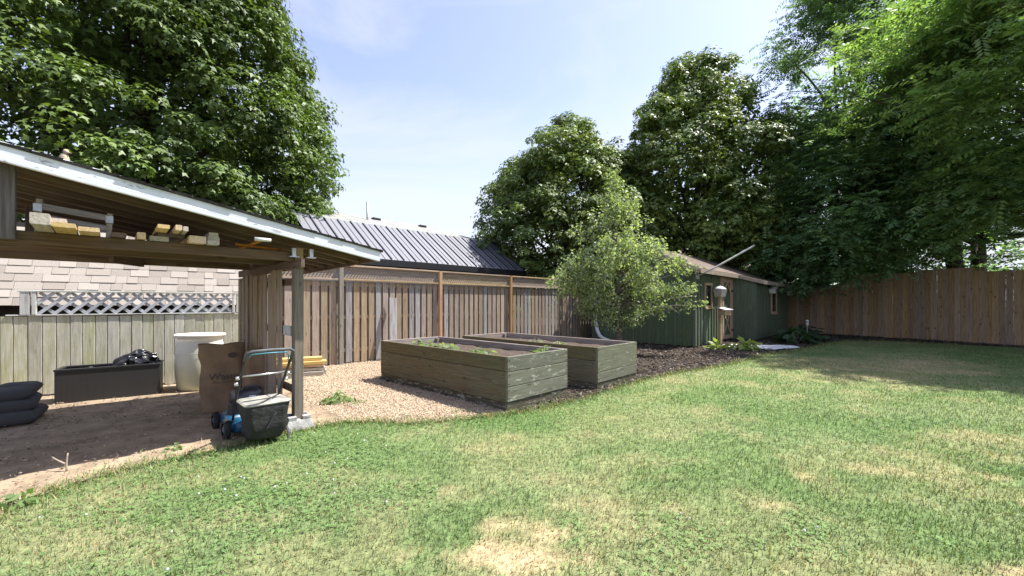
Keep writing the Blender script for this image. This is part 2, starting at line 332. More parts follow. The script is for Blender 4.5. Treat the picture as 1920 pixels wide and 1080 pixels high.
# ------------------------------------------------------------------ ground
LAWN_EDGE = [(-3.75,1.6),(-3.62,2.3),(-3.59,2.73),(-3.65,2.95),(-3.6,3.28),(-3.48,3.58),(-3.2,3.86),(-2.91,4.12),(-2.66,4.45),(-2.40,4.78),(-2.1,5.02),(-1.7,5.05),(-1.3,4.98),(-.86,5.06),(-.42,5.24),(.22,5.55),(.97,6.12),(1.73,6.91),(2.43,7.70),(3.5,8.57),(4.83,9.42),(6.06,10.46),(6.83,11.29),(8.05,12.0),(9.38,12.95),(11.0,14.2),(12.9,15.6),(14.2,15.4),(15.6,14.2)]
LAWN = LAWN_EDGE+[(16.6,13.2),(19.5,8.6),(24,2),(24,-7),(-7,-7),(-4.6,-3)]
DRY = [(0,2.36,.27,.10,.95),(.2,2.62,.13,.08,.7),(-.1,2.68,.10,.06,.55),(-.62,2.42,.12,.04,.55),(2.49,3.48,.07,.05,.9),(3.25,3.58,.22,.10,.38),(5.1,4.3,.7,.4,.22),(4.1,3.4,.10,.05,.8),(3.9,2.95,.14,.05,.75),(8.7,9.6,1.9,1.0,.42),(6.9,8.0,1.4,.5,.3),(2.8,2.22,.2,.05,.6),(1.9,2.95,.14,.05,.4),(-.5,3.25,.07,.04,.5),(1.15,2.9,.12,.05,.4),(-.42,4.35,.07,.04,.6),(.5,3.0,.2,.07,.3)]
def dry(x, y):
    s = np.zeros_like(x); wob = .6*(fbm(x*4.3, y*6.1, 5)-.5)+.75*(fbm(x*13+5, y*17, 3)-.5)
    for cx, cy, rx, ry, k in DRY:
        d = ((x-cx)/rx)**2+((y-cy)/ry)**2; s = np.maximum(s, k*np.clip(1.2-d*.55+wob*2.6, 0, 1))
    return np.clip(s+np.clip((fbm(x*.55+9, y*.8+4)-.52)*1.2, 0, .16)+np.clip((fbm(x*2.3+3, y*2.9+8)-.56)*1.6, 0, .2), 0, 1)
def lawncol(x, y):
    g1 = np.array([.118, .186, .066]); g2 = np.array([.208, .252, .122]); st = np.array([.44, .345, .215]); dp = np.array([.092, .170, .058])
    a = np.clip((fbm(x*.9+2, y*1.1+5)-.18)*1.5, 0, 1)[:, None]; c = g1*(1-a)+g2*a
    e = np.clip((fbm(x*.45+20, y*.6+11)-.52)*3.5, 0, 1)[:, None]; c = c*(1-e*.4)+dp*e*.4
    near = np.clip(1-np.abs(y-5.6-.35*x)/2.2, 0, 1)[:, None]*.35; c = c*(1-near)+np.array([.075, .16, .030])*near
    d = dry(x, y)[:, None]; return c*(1-d)+st*d
def sheet(name, poly, z, colf, step, rough=0., xr=None, yr=None, mat='ground_mix'):
    P = np.array(poly); x0, y0 = P.min(0); x1, y1 = P.max(0)
    if xr: x0, x1 = max(x0, xr[0]), min(x1, xr[1])
    if yr: y0, y1 = max(y0, yr[0]), min(y1, yr[1])
    nx, ny = int((x1-x0)/step)+1, int((y1-y0)/step)+1
    X, Y = np.meshgrid(x0+np.arange(nx+1)*step, y0+np.arange(ny+1)*step)
    cx = (X[:-1, :-1]+step/2).ravel(); cy = (Y[:-1, :-1]+step/2).ravel(); keep = inpoly(cx, cy, poly)
    idx = np.arange((nx+1)*(ny+1)).reshape(ny+1, nx+1)
    F = np.stack([idx[:-1, :-1].ravel(), idx[:-1, 1:].ravel(), idx[1:, 1:].ravel(), idx[1:, :-1].ravel()], 1)[keep]
    u, inv = np.unique(F, return_inverse=True); F = inv.reshape(F.shape)
    x, y = X.ravel()[u], Y.ravel()[u]; zz = z+rough*(fbm(x*4, y*4, 5)-.5) if rough else np.full_like(x, z)
    return npmesh(name, np.stack([x, y, zz], 1), F, colf(x, y), mat, kind='structure')
gm = MB().add([(-600,-600,0),(600,-600,0),(600,600,0),(-600,600,0)], [(0,1,2,3)]).build('ground', 'soil', kind='structure')
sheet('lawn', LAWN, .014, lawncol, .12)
DIRT = [(-3.75,1.6),(-3.62,2.3),(-3.59,2.73),(-3.65,2.95),(-3.6,3.28),(-3.48,3.58),(-3.2,3.86),(-2.91,4.12),(-2.66,4.45),(-2.40,4.78),(-2.2,5.2),(-3.6,6.6),(-4.55,8.6),(-5.6,8.2),(-9.2,5.3),(-10.5,3),(-10,-3),(-4.6,-3)]
def dirtcol(x, y):
    a = fbm(x*1.7, y*1.7)[:, None]; return np.array([.245, .190, .132])*(1-a)+np.array([.365, .292, .212])*a
sheet('dirt_floor', DIRT, .022, dirtcol, .05, .028, mat='dirt')
CHIPS = [(-2.40,4.78),(-2.1,5.02),(-1.7,5.05),(-1.3,4.98),(-.86,5.06),(-.42,5.24),(.05,5.5),(-.2,5.62),(-2.75,8.0),(-1.9,9.2),(-1.4,12.2),(-4.9,8.9),(-4.55,8.6),(-3.6,6.6),(-2.2,5.2)]
def chipcol(x, y):
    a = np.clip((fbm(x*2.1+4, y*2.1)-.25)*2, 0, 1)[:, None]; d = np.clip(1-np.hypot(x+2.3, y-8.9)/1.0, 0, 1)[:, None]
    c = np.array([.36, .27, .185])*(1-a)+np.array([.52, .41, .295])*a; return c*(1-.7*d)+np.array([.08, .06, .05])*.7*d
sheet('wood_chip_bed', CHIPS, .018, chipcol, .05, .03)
MULCH = [(.05,5.5),(.22,5.55),(.97,6.12),(1.73,6.91),(2.43,7.70),(3.5,8.57),(4.83,9.42),(6.06,10.46),(6.83,11.29),(8.05,12.0),(9.38,12.95),(11.0,14.2),(12.9,15.6),(14.2,15.4),(15.6,14.2),(16.6,13.2),(17.2,14.2),(14.2,20.2),(13,20.5),(6,13.4),(3.3,16.6),(-1.4,12.2),(-1.9,9.2),(-2.75,8.0),(-.2,5.62)]
def mulchcol(x, y):
    a = fbm(x*3, y*3)[:, None]; return np.array([.035, .027, .022])*(1-a)+np.array([.085, .066, .053])*a
sheet('mulch_bed', MULCH, .020, mulchcol, .07, .03)

# ------------------------------------------------------------------ scattered ground cover (stuff)
def view_ok(x, y, m=1.2): return (y > 1.15) & (np.abs(x) < 1.36*y+m)
def scatter(n_, x0, x1, y0, y1, poly, dens):
    x = RNG.uniform(x0, x1, n_); y = RNG.uniform(y0, y1, n_); k = inpoly(x, y, poly) & view_ok(x, y) & (RNG.random(n_) < dens(x, y)); return x[k], y[k]
def grass():
    rho0 = 9000; A = 34*15.6
    x, y = scatter(int(rho0*A*.55), -13, 21, 1.15, 16.7, LAWN, lambda x, y: np.minimum(1, (2.6/np.maximum(y, .5))**1.45)/.55*.55)
    d = dry(x, y); k = RNG.random(len(x)) > d*.35; x, y, d = x[k], y[k], d[k]
    n_ = len(x); th = RNG.uniform(0, 2*np.pi, n_); ln = RNG.uniform(.1, 1.0, n_)
    h = RNG.uniform(.014, .046, n_)*np.where(RNG.random(n_) < .06+.10*(fbm(x*1.7+60, y*2.1) > .58), 1.7, 1)*(1-.35*d)*(1+.5*np.clip(fbm(x*2, y*2)-.5, -1, 1)); w = RNG.uniform(.0028, .0052, n_)*(1+.15*y)
    lean = np.stack([np.cos(th), np.sin(th)], 1)*(h*ln*1.2)[:, None]; sd = np.stack([-np.sin(th+RNG.normal(0, .6, n_)), np.cos(th)], 1)*w[:, None]/2
    V = np.zeros((n_, 3, 3)); V[:, 0, :2] = np.stack([x, y], 1)-sd; V[:, 1, :2] = np.stack([x, y], 1)+sd; V[:, 2, :2] = np.stack([x, y], 1)+lean; V[:, :2, 2] = .012; V[:, 2, 2] = .014+h
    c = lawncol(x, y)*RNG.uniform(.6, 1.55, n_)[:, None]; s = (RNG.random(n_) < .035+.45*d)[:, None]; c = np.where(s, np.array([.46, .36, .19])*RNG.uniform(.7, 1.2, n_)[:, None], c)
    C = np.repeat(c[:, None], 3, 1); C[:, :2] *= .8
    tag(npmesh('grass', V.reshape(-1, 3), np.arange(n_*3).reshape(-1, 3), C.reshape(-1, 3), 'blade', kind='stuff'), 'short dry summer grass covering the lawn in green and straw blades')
def clover():
    def dn(x, y):
        a = np.clip((fbm(x*1.3+40, y*1.6+7)-.47)*5, 0, 1); b = np.exp(-((x-2.0)/1.2)**2-((y-2.6)/.55)**2)+np.exp(-((x+2.2)/1.4)**2-((y-3.6)/1.0)**2)+.25*np.exp(-((x-1.5)/3)**2-((y-5.5)/1.5)**2)
        return np.clip(a*b, 0, 1)
    x, y = scatter(160000, -4, 6, 1.2, 7.5, LAWN, dn); n_ = min(len(x), 8000); x, y = x[:n_], y[:n_]
    V = []; F = []; a0 = RNG.uniform(0, 6.28, n_); r_ = RNG.uniform(.005, .011, n_); zz = RNG.uniform(.02, .042, n_); c = np.array([.155, .26, .085])*RNG.uniform(.75, 1.35, n_)[:, None]
    P = []
    for k in range(3):
        a = a0+k*2.094; ca, sa = np.cos(a), np.sin(a); pts = [(0, 0), (.8, .62), (1.5, .35), (1.5, -.35), (.8, -.62)]
        for u, v in pts: P.append(np.stack([x+r_*(u*ca-v*sa), y+r_*(u*sa+v*ca), zz+r_*(.35*u-.3*abs(v))*RNG.uniform(-.4, 1)], 1))
    V = np.stack(P, 1).reshape(-1, 3); base = np.arange(n_)[:, None, None]*15
    T = np.array([(q+0, q+i, q+i+1) for q in (0, 5, 10) for i in (1, 2, 3)])[None]
    tag(npmesh('clover', V, (base+T).reshape(-1, 3), np.repeat(c, 15, 0), 'blade', kind='stuff'), 'low clover leaves growing in patches through the grass')
    m_ = 45; i = RNG.integers(0, n_, m_); mb = MB()
    for k in i:
        s_ = random.uniform(.006, .010); mb.lathe([(0, -s_), (s_*.9, -s_*.4), (s_, .2*s_), (s_*.5, s_*.9), (0, s_)], 6, (x[k], y[k], .058))
    tag(mb.build('clover_flower', 'birdhouse_white', kind='stuff'), 'small white clover flower heads in the grass')
def chips(name, label, poly, n_, xr, yr, lw, cols, cf, zb, mat='chip', tilt=.35):
    x, y = scatter(n_*6, *xr, *yr, poly, lambda x, y: np.minimum(1, (4.2/np.maximum(y, 1))**1.0)*cf(x, y)); k = min(n_, len(x)); x, y = x[:k], y[:k]
    L_ = RNG.uniform(*lw[0], k)*(1+.06*y); w_ = RNG.uniform(*lw[1], k)*(1+.06*y); t_ = RNG.uniform(.003, .008, k); a = RNG.uniform(0, 6.28, k)
    ux = np.stack([np.cos(a), np.sin(a), RNG.normal(0, tilt, k)], 1); ux = nrm(ux); uy = np.stack([-np.sin(a), np.cos(a), RNG.normal(0, tilt, k)], 1); uz = nrm(np.cross(ux, uy)); uy = np.cross(uz, ux)
    c0 = np.stack([x, y, zb+RNG.uniform(0, .018, k)], 1); V = []
    for sz in (-1, 1):
        for s1, s2 in ((-1, -.7), (1, -1), (.8, 1), (-.9, .8)): V.append(c0+ux*(L_*s1/2)[:, None]+uy*(w_*s2/2)[:, None]+uz*(t_*sz/2)[:, None])
    V = np.stack(V, 1).reshape(-1, 3); Q = np.array([(4,5,6,7),(0,1,5,4),(1,2,6,5),(2,3,7,6),(3,0,4,7)])[None]
    cl = np.array(cols)[RNG.integers(0, len(cols), k)]*RNG.uniform(.65, 1.25, k)[:, None]
    tag(npmesh(name, V, (np.arange(k)[:, None, None]*8+Q).reshape(-1, 4), np.repeat(cl, 8, 0), mat, kind='stuff'), label)
grass(); clover()
one = lambda x, y: np.ones_like(x)
chips('wood_chip', 'pale wood chips spread between shelter, fence and raised bed', CHIPS, 19000, (-5, .4), (4.6, 12.5), ((.008, .024), (.004, .010)), [(.51,.405,.29),(.46,.36,.255),(.55,.45,.335),(.38,.29,.205)], one, .022, tilt=.2)
chips('bark_mulch', 'dark shredded bark mulch around the raised beds and shed', MULCH, 17000, (-3, 17), (5.4, 20), ((.03, .09), (.008, .022)), [(.060,.046,.038),(.042,.033,.028),(.10,.08,.066),(.17,.14,.118)], one, .03)
chips('leaf_litter', 'bits of bark and dead leaf scattered over bare dirt', DIRT, 2600, (-10, -2), (1.5, 8.5), ((.006, .026), (.003, .009)), [(.36,.275,.20),(.24,.17,.12),(.45,.36,.27),(.13,.10,.08)], lambda x, y: .25+.75*np.clip((fbm(x*2.2, y*2.2)-.4)*4, 0, 1), .036)
def edge_fringe():   # longer grass where lawn meets dirt and mulch
    pts = []
    for (a, b) in zip(LAWN_EDGE[:-1], LAWN_EDGE[1:]):
        a, b = np.array(a), np.array(b); Lg = np.linalg.norm(b-a); m_ = int(Lg*(900 if a[1] < 6 else 420)); t_ = RNG.random(m_)[:, None]
        pts.append(a+(b-a)*t_+RNG.normal(0, .075, (m_, 2))*np.array([1, .9])+RNG.normal(0, .12, (m_, 2))*(RNG.random((m_, 1)) < .25))
    p = np.concatenate(pts); n_ = len(p); th = RNG.uniform(0, 6.28, n_); h = RNG.uniform(.03, .085, n_); w = RNG.uniform(.004, .007, n_)*(1+.15*p[:, 1])
    V = np.zeros((n_, 3, 3)); sd = np.stack([-np.sin(th), np.cos(th)], 1)*w[:, None]/2
    V[:, 0, :2] = p-sd; V[:, 1, :2] = p+sd; V[:, 2, :2] = p+np.stack([np.cos(th), np.sin(th)], 1)*(h*RNG.uniform(.2, 1.1, n_))[:, None]; V[:, :2, 2] = .01; V[:, 2, 2] = h
    c = np.array([.11, .18, .045])*RNG.uniform(.6, 1.5, n_)[:, None]; s = (RNG.random(n_) < .3)[:, None]; c = np.where(s, np.array([.46, .36, .2])*RNG.uniform(.6, 1.1, n_)[:, None], c)
    tag(npmesh('edge_grass', V.reshape(-1, 3), np.arange(n_*3).reshape(-1, 3), np.repeat(c, 3, 0), 'blade', kind='stuff'), 'ragged longer grass along the edge of the lawn')
edge_fringe()

# ------------------------------------------------------------------ foliage tools
TRI = (np.array([(0,0,0),(.34,.56,-.10),(.5,.2,.03),(1,0,-.12),(.5,-.2,.03),(.34,-.56,-.10)]), np.array([(0,2,1),(0,3,2),(0,4,3),(0,5,4)]))
DIA = (np.array([(0,0,0),(.45,.27,-.06),(1,0,-.08),(.45,-.27,-.06)]), np.array([(0,2,1),(0,3,2)]))
LNC = (np.array([(0,0,0),(.40,.20,-.04),(1,0,-.12),(.40,-.20,-.04)]), np.array([(0,2,1),(0,3,2)]))
def leaves(P, Nn, T, size, tpl):
    Nn = nrm(Nn); T = nrm(T-Nn*(T*Nn).sum(-1, keepdims=True)); B_ = np.cross(Nn, T); t, f = tpl; k = len(P); size = np.asarray(size)[:, None, None]
    V = P[:, None]+size*(t[None, :, :1]*T[:, None]+t[None, :, 1:2]*B_[:, None]+t[None, :, 2:]*Nn[:, None])
    return V.reshape(-1, 3), (np.arange(k)[:, None, None]*len(t)+f[None]).reshape(-1, 3), len(t)
def unit(k): return nrm(RNG.normal(size=(k, 3)))
def crown_shell(cx, cy, z0, z1, prof, n_, lump=.16, inner=.72, seed=0, squash=1.0):
    """cluster centres near the surface of a lumpy crown; prof maps 0..1 height to radius"""
    hs = np.linspace(0, 1, 60); rr = np.interp(hs, [p[0] for p in prof], [p[1] for p in prof]); cdf = np.cumsum(rr+.25*rr.max()*(hs > .8)); cdf = cdf/cdf[-1]
    h = np.interp(RNG.random(n_), cdf, hs); a = RNG.uniform(0, 2*np.pi, n_); r_ = np.interp(h, hs, rr)
    lum = 1+lump*2*(fbm(a*1.9+seed*7.7, h*5+seed*3.1, 3)-.5)
    d = RNG.uniform(inner, 1.0, n_)*lum
    p = np.stack([cx+r_*d*np.cos(a), cy+r_*d*np.sin(a)*squash, z0+(z1-z0)*h], 1)
    slope = np.gradient(rr, hs*(z1-z0)); nz_ = -np.interp(h, hs, slope); o = np.stack([np.cos(a), np.sin(a), np.clip(nz_, -.6, 2.5)], 1)
    return p, nrm(o)
UP = np.array([0, 0, 1.])
def boughs(p, o, nb, per, rb):
    """regroup a crown shell into rounded boughs that bulge out of it, with gaps between them"""
    i = RNG.permutation(len(p))[:nb]; c, co = p[i], o[i]; k = nb*per; R_ = np.repeat(RNG.uniform(.65, 1.3, nb)*rb, per)
    u = unit(k); ax = nrm(np.repeat(co, per, 0)*np.array([1, 1, .5])+UP*.55); neg = (u*ax).sum(1) < -.15; u[neg] *= -1
    return np.repeat(c, per, 0)+u*(R_*RNG.uniform(.75, 1.05, k))[:, None]*np.array([1, 1, .78])-np.repeat(co, per, 0)*.45*rb, nrm(u+.35*ax)
def sprays(p, o, m, rad, flat, size, cols, tpl=TRI, droop=.25, up=.55, tilt=.45):
    k = len(p)*m; c = np.repeat(p, m, 0); oo = np.repeat(o, m, 0); rad_ = np.repeat(RNG.uniform(.6, 1.25, len(p))*rad, m)
    u = unit(k); u[:, 2] = np.abs(u[:, 2])*np.where(RNG.random(k) < .82, 1, -1); rr = RNG.uniform(.45, 1, k)**.6
    ax = nrm(oo*np.array([1, 1, .35])); d = u*rr[:, None]*np.array([1, 1, flat]); hd = np.linalg.norm(d[:, :2], axis=1)
    d += ax*.35*RNG.random(k)[:, None]
    P = c+d*rad_[:, None]; P[:, 2] -= droop*rad_*hd**2
    Nn = UP*up+u*.75+oo*.4+tilt*RNG.normal(size=(k, 3)); T = oo*.55+u*np.array([1, 1, 0])*.6-UP*.45+.4*RNG.normal(size=(k, 3))
    V, F, q = leaves(P, Nn, T, RNG.uniform(.65, 1.2, k)*size, tpl)
    tone = np.repeat(RNG.uniform(.8, 1.2, len(p))*(.62+.8*fbm(p[:, 0]*.6+p[:, 1]*.3+50, p[:, 2]*.6+50, 3)), m)*RNG.uniform(.75, 1.25, k); a = np.clip(np.repeat(RNG.random(len(p)), m)*.6+RNG.random(k)*.4, 0, 1)[:, None]
    C = (np.array(cols[0])*(1-a)+np.array(cols[1])*a)*tone[:, None]
    return V, F, np.repeat(C, q, 0)
def fronds(p, o, m, Lf, nl, size, cols, hang=.5):
    """pinnate leaves: pairs of leaflets along a drooping midrib"""
    k = len(p)*m; c = np.repeat(p, m, 0)+.35*RNG.normal(size=(k, 3)); d = np.repeat(o, m, 0)*np.array([1, 1, .3])+.9*RNG.normal(size=(k, 3))*np.array([1, 1, .5]); d = nrm(d)
    Ls = RNG.uniform(.7, 1.25, k)*Lf; s = np.linspace(.15, 1, nl); hg = hang*RNG.uniform(.5, 1.4, k)
    Pm = c[:, None]+d[:, None]*(Ls[:, None]*s)[:, :, None]; Pm[:, :, 2] -= hg[:, None]*Ls[:, None]*s**2
    tan = d[:, None]-UP*(2*hg[:, None]*s)[:, :, None]; tan = nrm(tan); sd = nrm(np.cross(np.repeat(d[:, None], nl, 1), UP)); up_ = np.cross(sd, tan)
    out = []
    tone = RNG.uniform(.75, 1.25, k)*(.45+1.1*fbm(c[:, 0]*.5+c[:, 1]*.3+70, c[:, 2]*.55+30, 3)); a = RNG.random(k)[:, None]; C0 = (np.array(cols[0])*(1-a)+np.array(cols[1])*a)*tone[:, None]
    for sg in (-1, 1):
        T = sd*sg+tan*.45-UP*.25+.12*RNG.normal(size=sd.shape); Nn = up_+.25*sd*sg+.2*RNG.normal(size=sd.shape)
        out.append((Pm.reshape(-1, 3), Nn.reshape(-1, 3), T.reshape(-1, 3)))
    P = np.concatenate([x[0] for x in out]); Nn = np.concatenate([x[1] for x in out]); T = np.concatenate([x[2] for x in out])
    C = np.repeat(C0, nl, 0); C = np.concatenate([C, C])*RNG.uniform(.85, 1.15, len(P))[:, None]
    V, F, q = leaves(P, Nn, T, size*RNG.uniform(.8, 1.15, len(P)), LNC); return V, F, np.repeat(C, q, 0)
def merge(parts):
    V = []; F = []; C = []; k = 0
    for v, f, c in parts: V.append(v); F.append(f+k); C.append(c); k += len(v)
    return np.concatenate(V), np.concatenate(F), np.concatenate(C)
def limb(mb, a, b, r0, r1, bend=.25, n_=6, sides=7):
    a, b = Vector(a), Vector(b); off = Vector((random.uniform(-1, 1), random.uniform(-1, 1), random.uniform(-.2, .8)))*bend*(b-a).length*.5
    pts = [a.lerp(b, t/n_)+off*math.sin(math.pi*t/n_)*.6 for t in range(n_+1)]; mb.tube(pts, [r0+(r1-r0)*t/n_ for t in range(n_+1)], sides); return pts
def tree(label, loc, trunk_top, r0, targets, parts, lean=(0, 0), bark='bark', group=None, name='maple_tree', leaf='maple_leaf'):
    t = thing(name, label, 'tree', loc, group=group); tx, ty = loc[0], loc[1]
    mb = MB(); top = Vector((lean[0], lean[1], trunk_top)); limb(mb, (0, 0, -.05), top, r0*1.25, r0*.75, .06, 8, 10); mb.build('trunk', bark, t, smooth=True)
    bb = MB()
    for q in targets:
        q = Vector((q[0]-tx, q[1]-ty, q[2])); a = top*random.uniform(.72, 1.0); pts = limb(bb, a, q, r0*.42, r0*.07, .3, 7)
        for _ in range(3):
            s = pts[random.randint(3, 6)]; limb(bb, s, s+Vector((random.uniform(-1, 1), random.uniform(-1, 1), random.uniform(-.1, 1)))*.22*(q-top).length, r0*.12, r0*.03, .3, 4, 5)
    bb.build('branches', bark, t, smooth=True)
    V, F, C = merge(parts); V = V-np.array([tx, ty, 0]); npmesh('crown', V, F, C, leaf, t)
    return t
MAPLE = ((.056, .098, .026), (.150, .208, .056)); MAPLE2 = ((.075, .132, .042), (.215, .265, .062)); WALN = ((.125, .225, .120), (.215, .325, .150)); PEAR = ((.225, .285, .150), (.38, .43, .265))
def maple(label, x, y, z0, z1, prof, nb, per, rb, m, rad, size, seed, cols=MAPLE, trunk=(3.5, .28), lump=.2, base=None, lean=(0, 0), flat=.45):
    p0, o0 = crown_shell(x, y, z0, z1, prof, nb*2, lump, .88, seed); p, o = boughs(p0, o0, nb, per, rb)
    pi, oi = crown_shell(x, y, z0+.06*(z1-z0), z1-.1*(z1-z0), prof, int(nb*2.6), lump, .35, seed); pi[:, :2] = np.array([x, y])+(pi[:, :2]-np.array([x, y]))*.74
    parts = [sprays(p, o, m, rad, flat, size, cols, tilt=.26, up=.45, droop=.45), sprays(pi, oi, int(m*.85), rad*2.2, .7, size*1.7, cols)]
    tg = p[RNG.integers(0, len(p), 18)]; tg = np.array([x, y, 0])+(tg-np.array([x, y, 0]))*np.array([.85, .85, .97])
    return tree(label, (base or (x, y))+(0,), trunk[0], trunk[1], tg, parts, lean=lean)
# big maple over the shelter
maple('big dense maple with glossy leaves rising behind the open lumber shelter', -12.5, 13.9, 3.1, 16.0, [(0,4.0),(.06,5.6),(.16,5.95),(.30,5.75),(.45,5.3),(.6,4.6),(.75,3.6),(.9,2.0),(1,.2)], 185, 12, 1.05, 46, .46, .160, 1, trunk=(5, .42))
# maples behind the shed
maple('rounded maple with yellow-green top beside the metal roofed house', 3.3, 22.0, 1.5, 11.4, [(0,3.8),(.12,4.9),(.3,5.1),(.5,4.5),(.7,3.4),(.86,2.1),(1,.3)], 105, 12, 1.15, 54, .48, .165, 2, MAPLE2, trunk=(4, .3), lump=.36)
maple('tallest rounded maple standing behind the green shed roof', 10.7, 23.6, 2.5, 15.5, [(0,4.2),(.08,5.2),(.25,5.8),(.45,5.5),(.65,4.3),(.82,2.7),(.94,1.4),(1,.3)], 122, 12, 1.2, 52, .52, .180, 3, MAPLE2, trunk=(5.5, .36), lump=.36, base=(11.6, 23.6), lean=(-1.0, 0))
def walnut(label, x, y, z0, z1, prof, nb, per, rb, m, seed, trunk, cols=WALN, inner=.6, base=None, Lf=.60, sz=.195, lump=.45, lean=(0, 0)):
    p0, o0 = crown_shell(x, y, z0, z1, prof, nb*2, lump, inner, seed); p, o = boughs(p0, o0, nb, per, rb)
    parts = [fronds(p, o, m, Lf, 6, sz, cols, .20)]
    tg = p[RNG.integers(0, len(p), 18)]; tg = np.array([x, y, 0])+(tg-np.array([x, y, 0]))*np.array([.9, .9, .97])
    return tree(label, (base or (x, y))+(0,), trunk[0], trunk[1], tg, parts, name='walnut_tree', lean=lean, leaf='leaf')
walnut('feathery walnut tree whose low boughs hang over the stepped fence corner', 15.1, 17.7, 2.3, 9.6, [(0,2.2),(.1,3.0),(.3,3.2),(.55,3.0),(.8,2.0),(1,.5)], 64, 9, 1.0, 10, 5, (5, .2), base=(15.6, 20.8), lean=(-.6, -1.8))
walnut('tall loose walnut tree with sky showing through its upper boughs', 17.8, 21.5, 5.5, 18.8, [(0,2.8),(.2,3.7),(.5,4.0),(.75,3.4),(1,1.2)], 62, 8, 1.2, 10, 6, (9, .26), inner=.35, lump=.6, cols=((.085, .155, .080), (.155, .235, .100)))
walnut('broad walnut tree spreading behind the tallest fence panels', 16.9, 14.2, 3.1, 13.2, [(0,2.2),(.12,2.9),(.35,3.4),(.6,3.3),(.85,2.6),(1,.6)], 58, 9, 1.05, 10, 7, (5, .28), base=(18.6, 16.9), lean=(-1.3, -.8))
walnut('pale green walnut tree at the far right reaching toward the lawn', 16.4, 11.5, 4.2, 13.0, [(0,2.2),(.12,3.8),(.4,4.6),(.7,3.8),(1,.8)], 75, 9, 1.1, 11, 8, (5, .3), cols=((.125, .205, .085), (.22, .30, .115)), base=(21.0, 11.8), lean=(-2.0, -.2))
walnut('dense dark walnut tree deep behind the right fence', 23.5, 20.5, 2.3, 15, [(0,4.6),(.3,5.2),(.7,4.4),(1,1)], 60, 8, 1.5, 9, 9, (6, .3), sz=.23, Lf=.7)
walnut('leafy walnut tree filling the gap behind the shed and fence corner', 19.4, 26.5, 2.2, 13.5, [(0,3.6),(.3,4.6),(.7,4.0),(1,1)], 55, 8, 1.4, 9, 10, (6, .3), sz=.23, Lf=.7)
# pear tree in front of the shed
def pear():
    x, y = 3.05, 11.7; t = thing('pear_tree', 'small pale leaved fruit tree growing between raised bed and shed', 'tree', (x, y, 0))
    mb = MB(); mb.tube([(0.05,0,-.05),(.03,.02,.6),(-.02,0,1.5),(.0,-.05,2.6),(-.1,0,3.8),(-.15,0,4.9)], [.12,.10,.085,.06,.04,.012], 9); mb.build('trunk', 'pear_bark', t, smooth=True)
    bb = MB(); P = []; O = []
    env = [(1.15,.6),(1.5,1.05),(1.9,1.4),(2.4,1.55),(2.9,1.4),(3.4,1.15),(3.9,.78),(4.4,.48),(4.9,.24),(5.25,.06)]
    for i in range(92):
        z = random.choice([random.uniform(1.1, 3.2), random.uniform(1.6, 4.7)]); a = random.uniform(0, 6.283); r_ = np.interp(z, [e[0] for e in env], [e[1] for e in env])*random.uniform(.75, 1.12)
        s = Vector((-.02, 0, max(.75, z-random.uniform(.3, .9)))); e = Vector((r_*math.cos(a)-.08, r_*math.sin(a), z)); pts = limb(bb, s, e, .022, .005, .2, 6, 5)
        for k in range(7):
            q = pts[0].lerp(pts[-1], random.uniform(.35, 1.05))+Vector((random.gauss(0, .1), random.gauss(0, .1), random.gauss(0, .1))); P.append(q); O.append(Vector((math.cos(a), math.sin(a), .2)))
    for e in ((2.0, -.3, 2.0), (2.15, -.5, 1.55), (-1.75, -.1, 2.25), (-1.9, .1, 2.05), (2.1, -.4, 2.5), (-1.6, -.3, 2.5), (1.75, -.5, 1.85)):
        pts = limb(bb, (0, 0, e[2]-.7), e, .03, .006, .2, 7, 5)
        for k in range(9):
            q = pts[0].lerp(pts[-1], random.uniform(.5, 1.03))+Vector((random.gauss(0, .09), random.gauss(0, .09), random.gauss(0, .1))); P.append(q); O.append(Vector((e[0], e[1], .2)).normalized())
    for k in range(26): P.append(Vector((-.12+random.gauss(0, .07), random.gauss(0, .07), random.uniform(4.2, 5.3)))); O.append(Vector((0, 0, 1)))
    bb.build('branches', 'pear_bark', t, smooth=True)
    P = np.array(P); O = np.array(O); m = 27; k = len(P)*m; u = unit(k); c = np.repeat(P, m, 0)+u*(RNG.random(k)**.6*.2)[:, None]
    V, F, q = leaves(c, UP*.35+u*.6+.5*RNG.normal(size=(k, 3)), np.repeat(O, m, 0)*.5-UP*.8+.5*RNG.normal(size=(k, 3)), RNG.uniform(.065, .11, k), DIA)
    a = RNG.random(k)[:, None]; C = (np.array(PEAR[0])*(1-a)+np.array(PEAR[1])*a)*RNG.uniform(.7, 1.3, k)[:, None]
    npmesh('crown', V, F, np.repeat(C, q, 0), 'leaf', t)
    tw = MB()
    for a, b in (((.95,-.5,1.35),(1.75,-.75,1.42)),((1.3,-.6,1.38),(1.5,-.7,1.2)),((1.2,-.45,1.6),(1.95,-.75,1.68)),((1.6,-.6,1.64),(1.8,-.75,1.78))): limb(tw, a, b, .014, .004, .3, 6, 5)
    tw.build('dead_twigs', 'twig', t, smooth=True)
pear()
# distant greenery that closes the view under and between the trees
p, o = crown_shell(0, 0, 0, 1, [(0,1),(1,1)], 10, 0); q = []
for i in range(520):
    a = random.uniform(-.2, 1.12); d = random.uniform(40, 48); q.append((d*math.sin(a), d*math.cos(a), abs(random.gauss(0, 2.4))))
q = np.array(q); V, F, C = sprays(q, nrm(q*np.array([-1, -1, 0])+UP*.5), 42, 1.5, .8, .42, WALN, DIA)
tag(npmesh('far_treeline', V, F, C, 'leaf', kind='stuff'), 'distant mass of trees beyond the neighbouring yards')

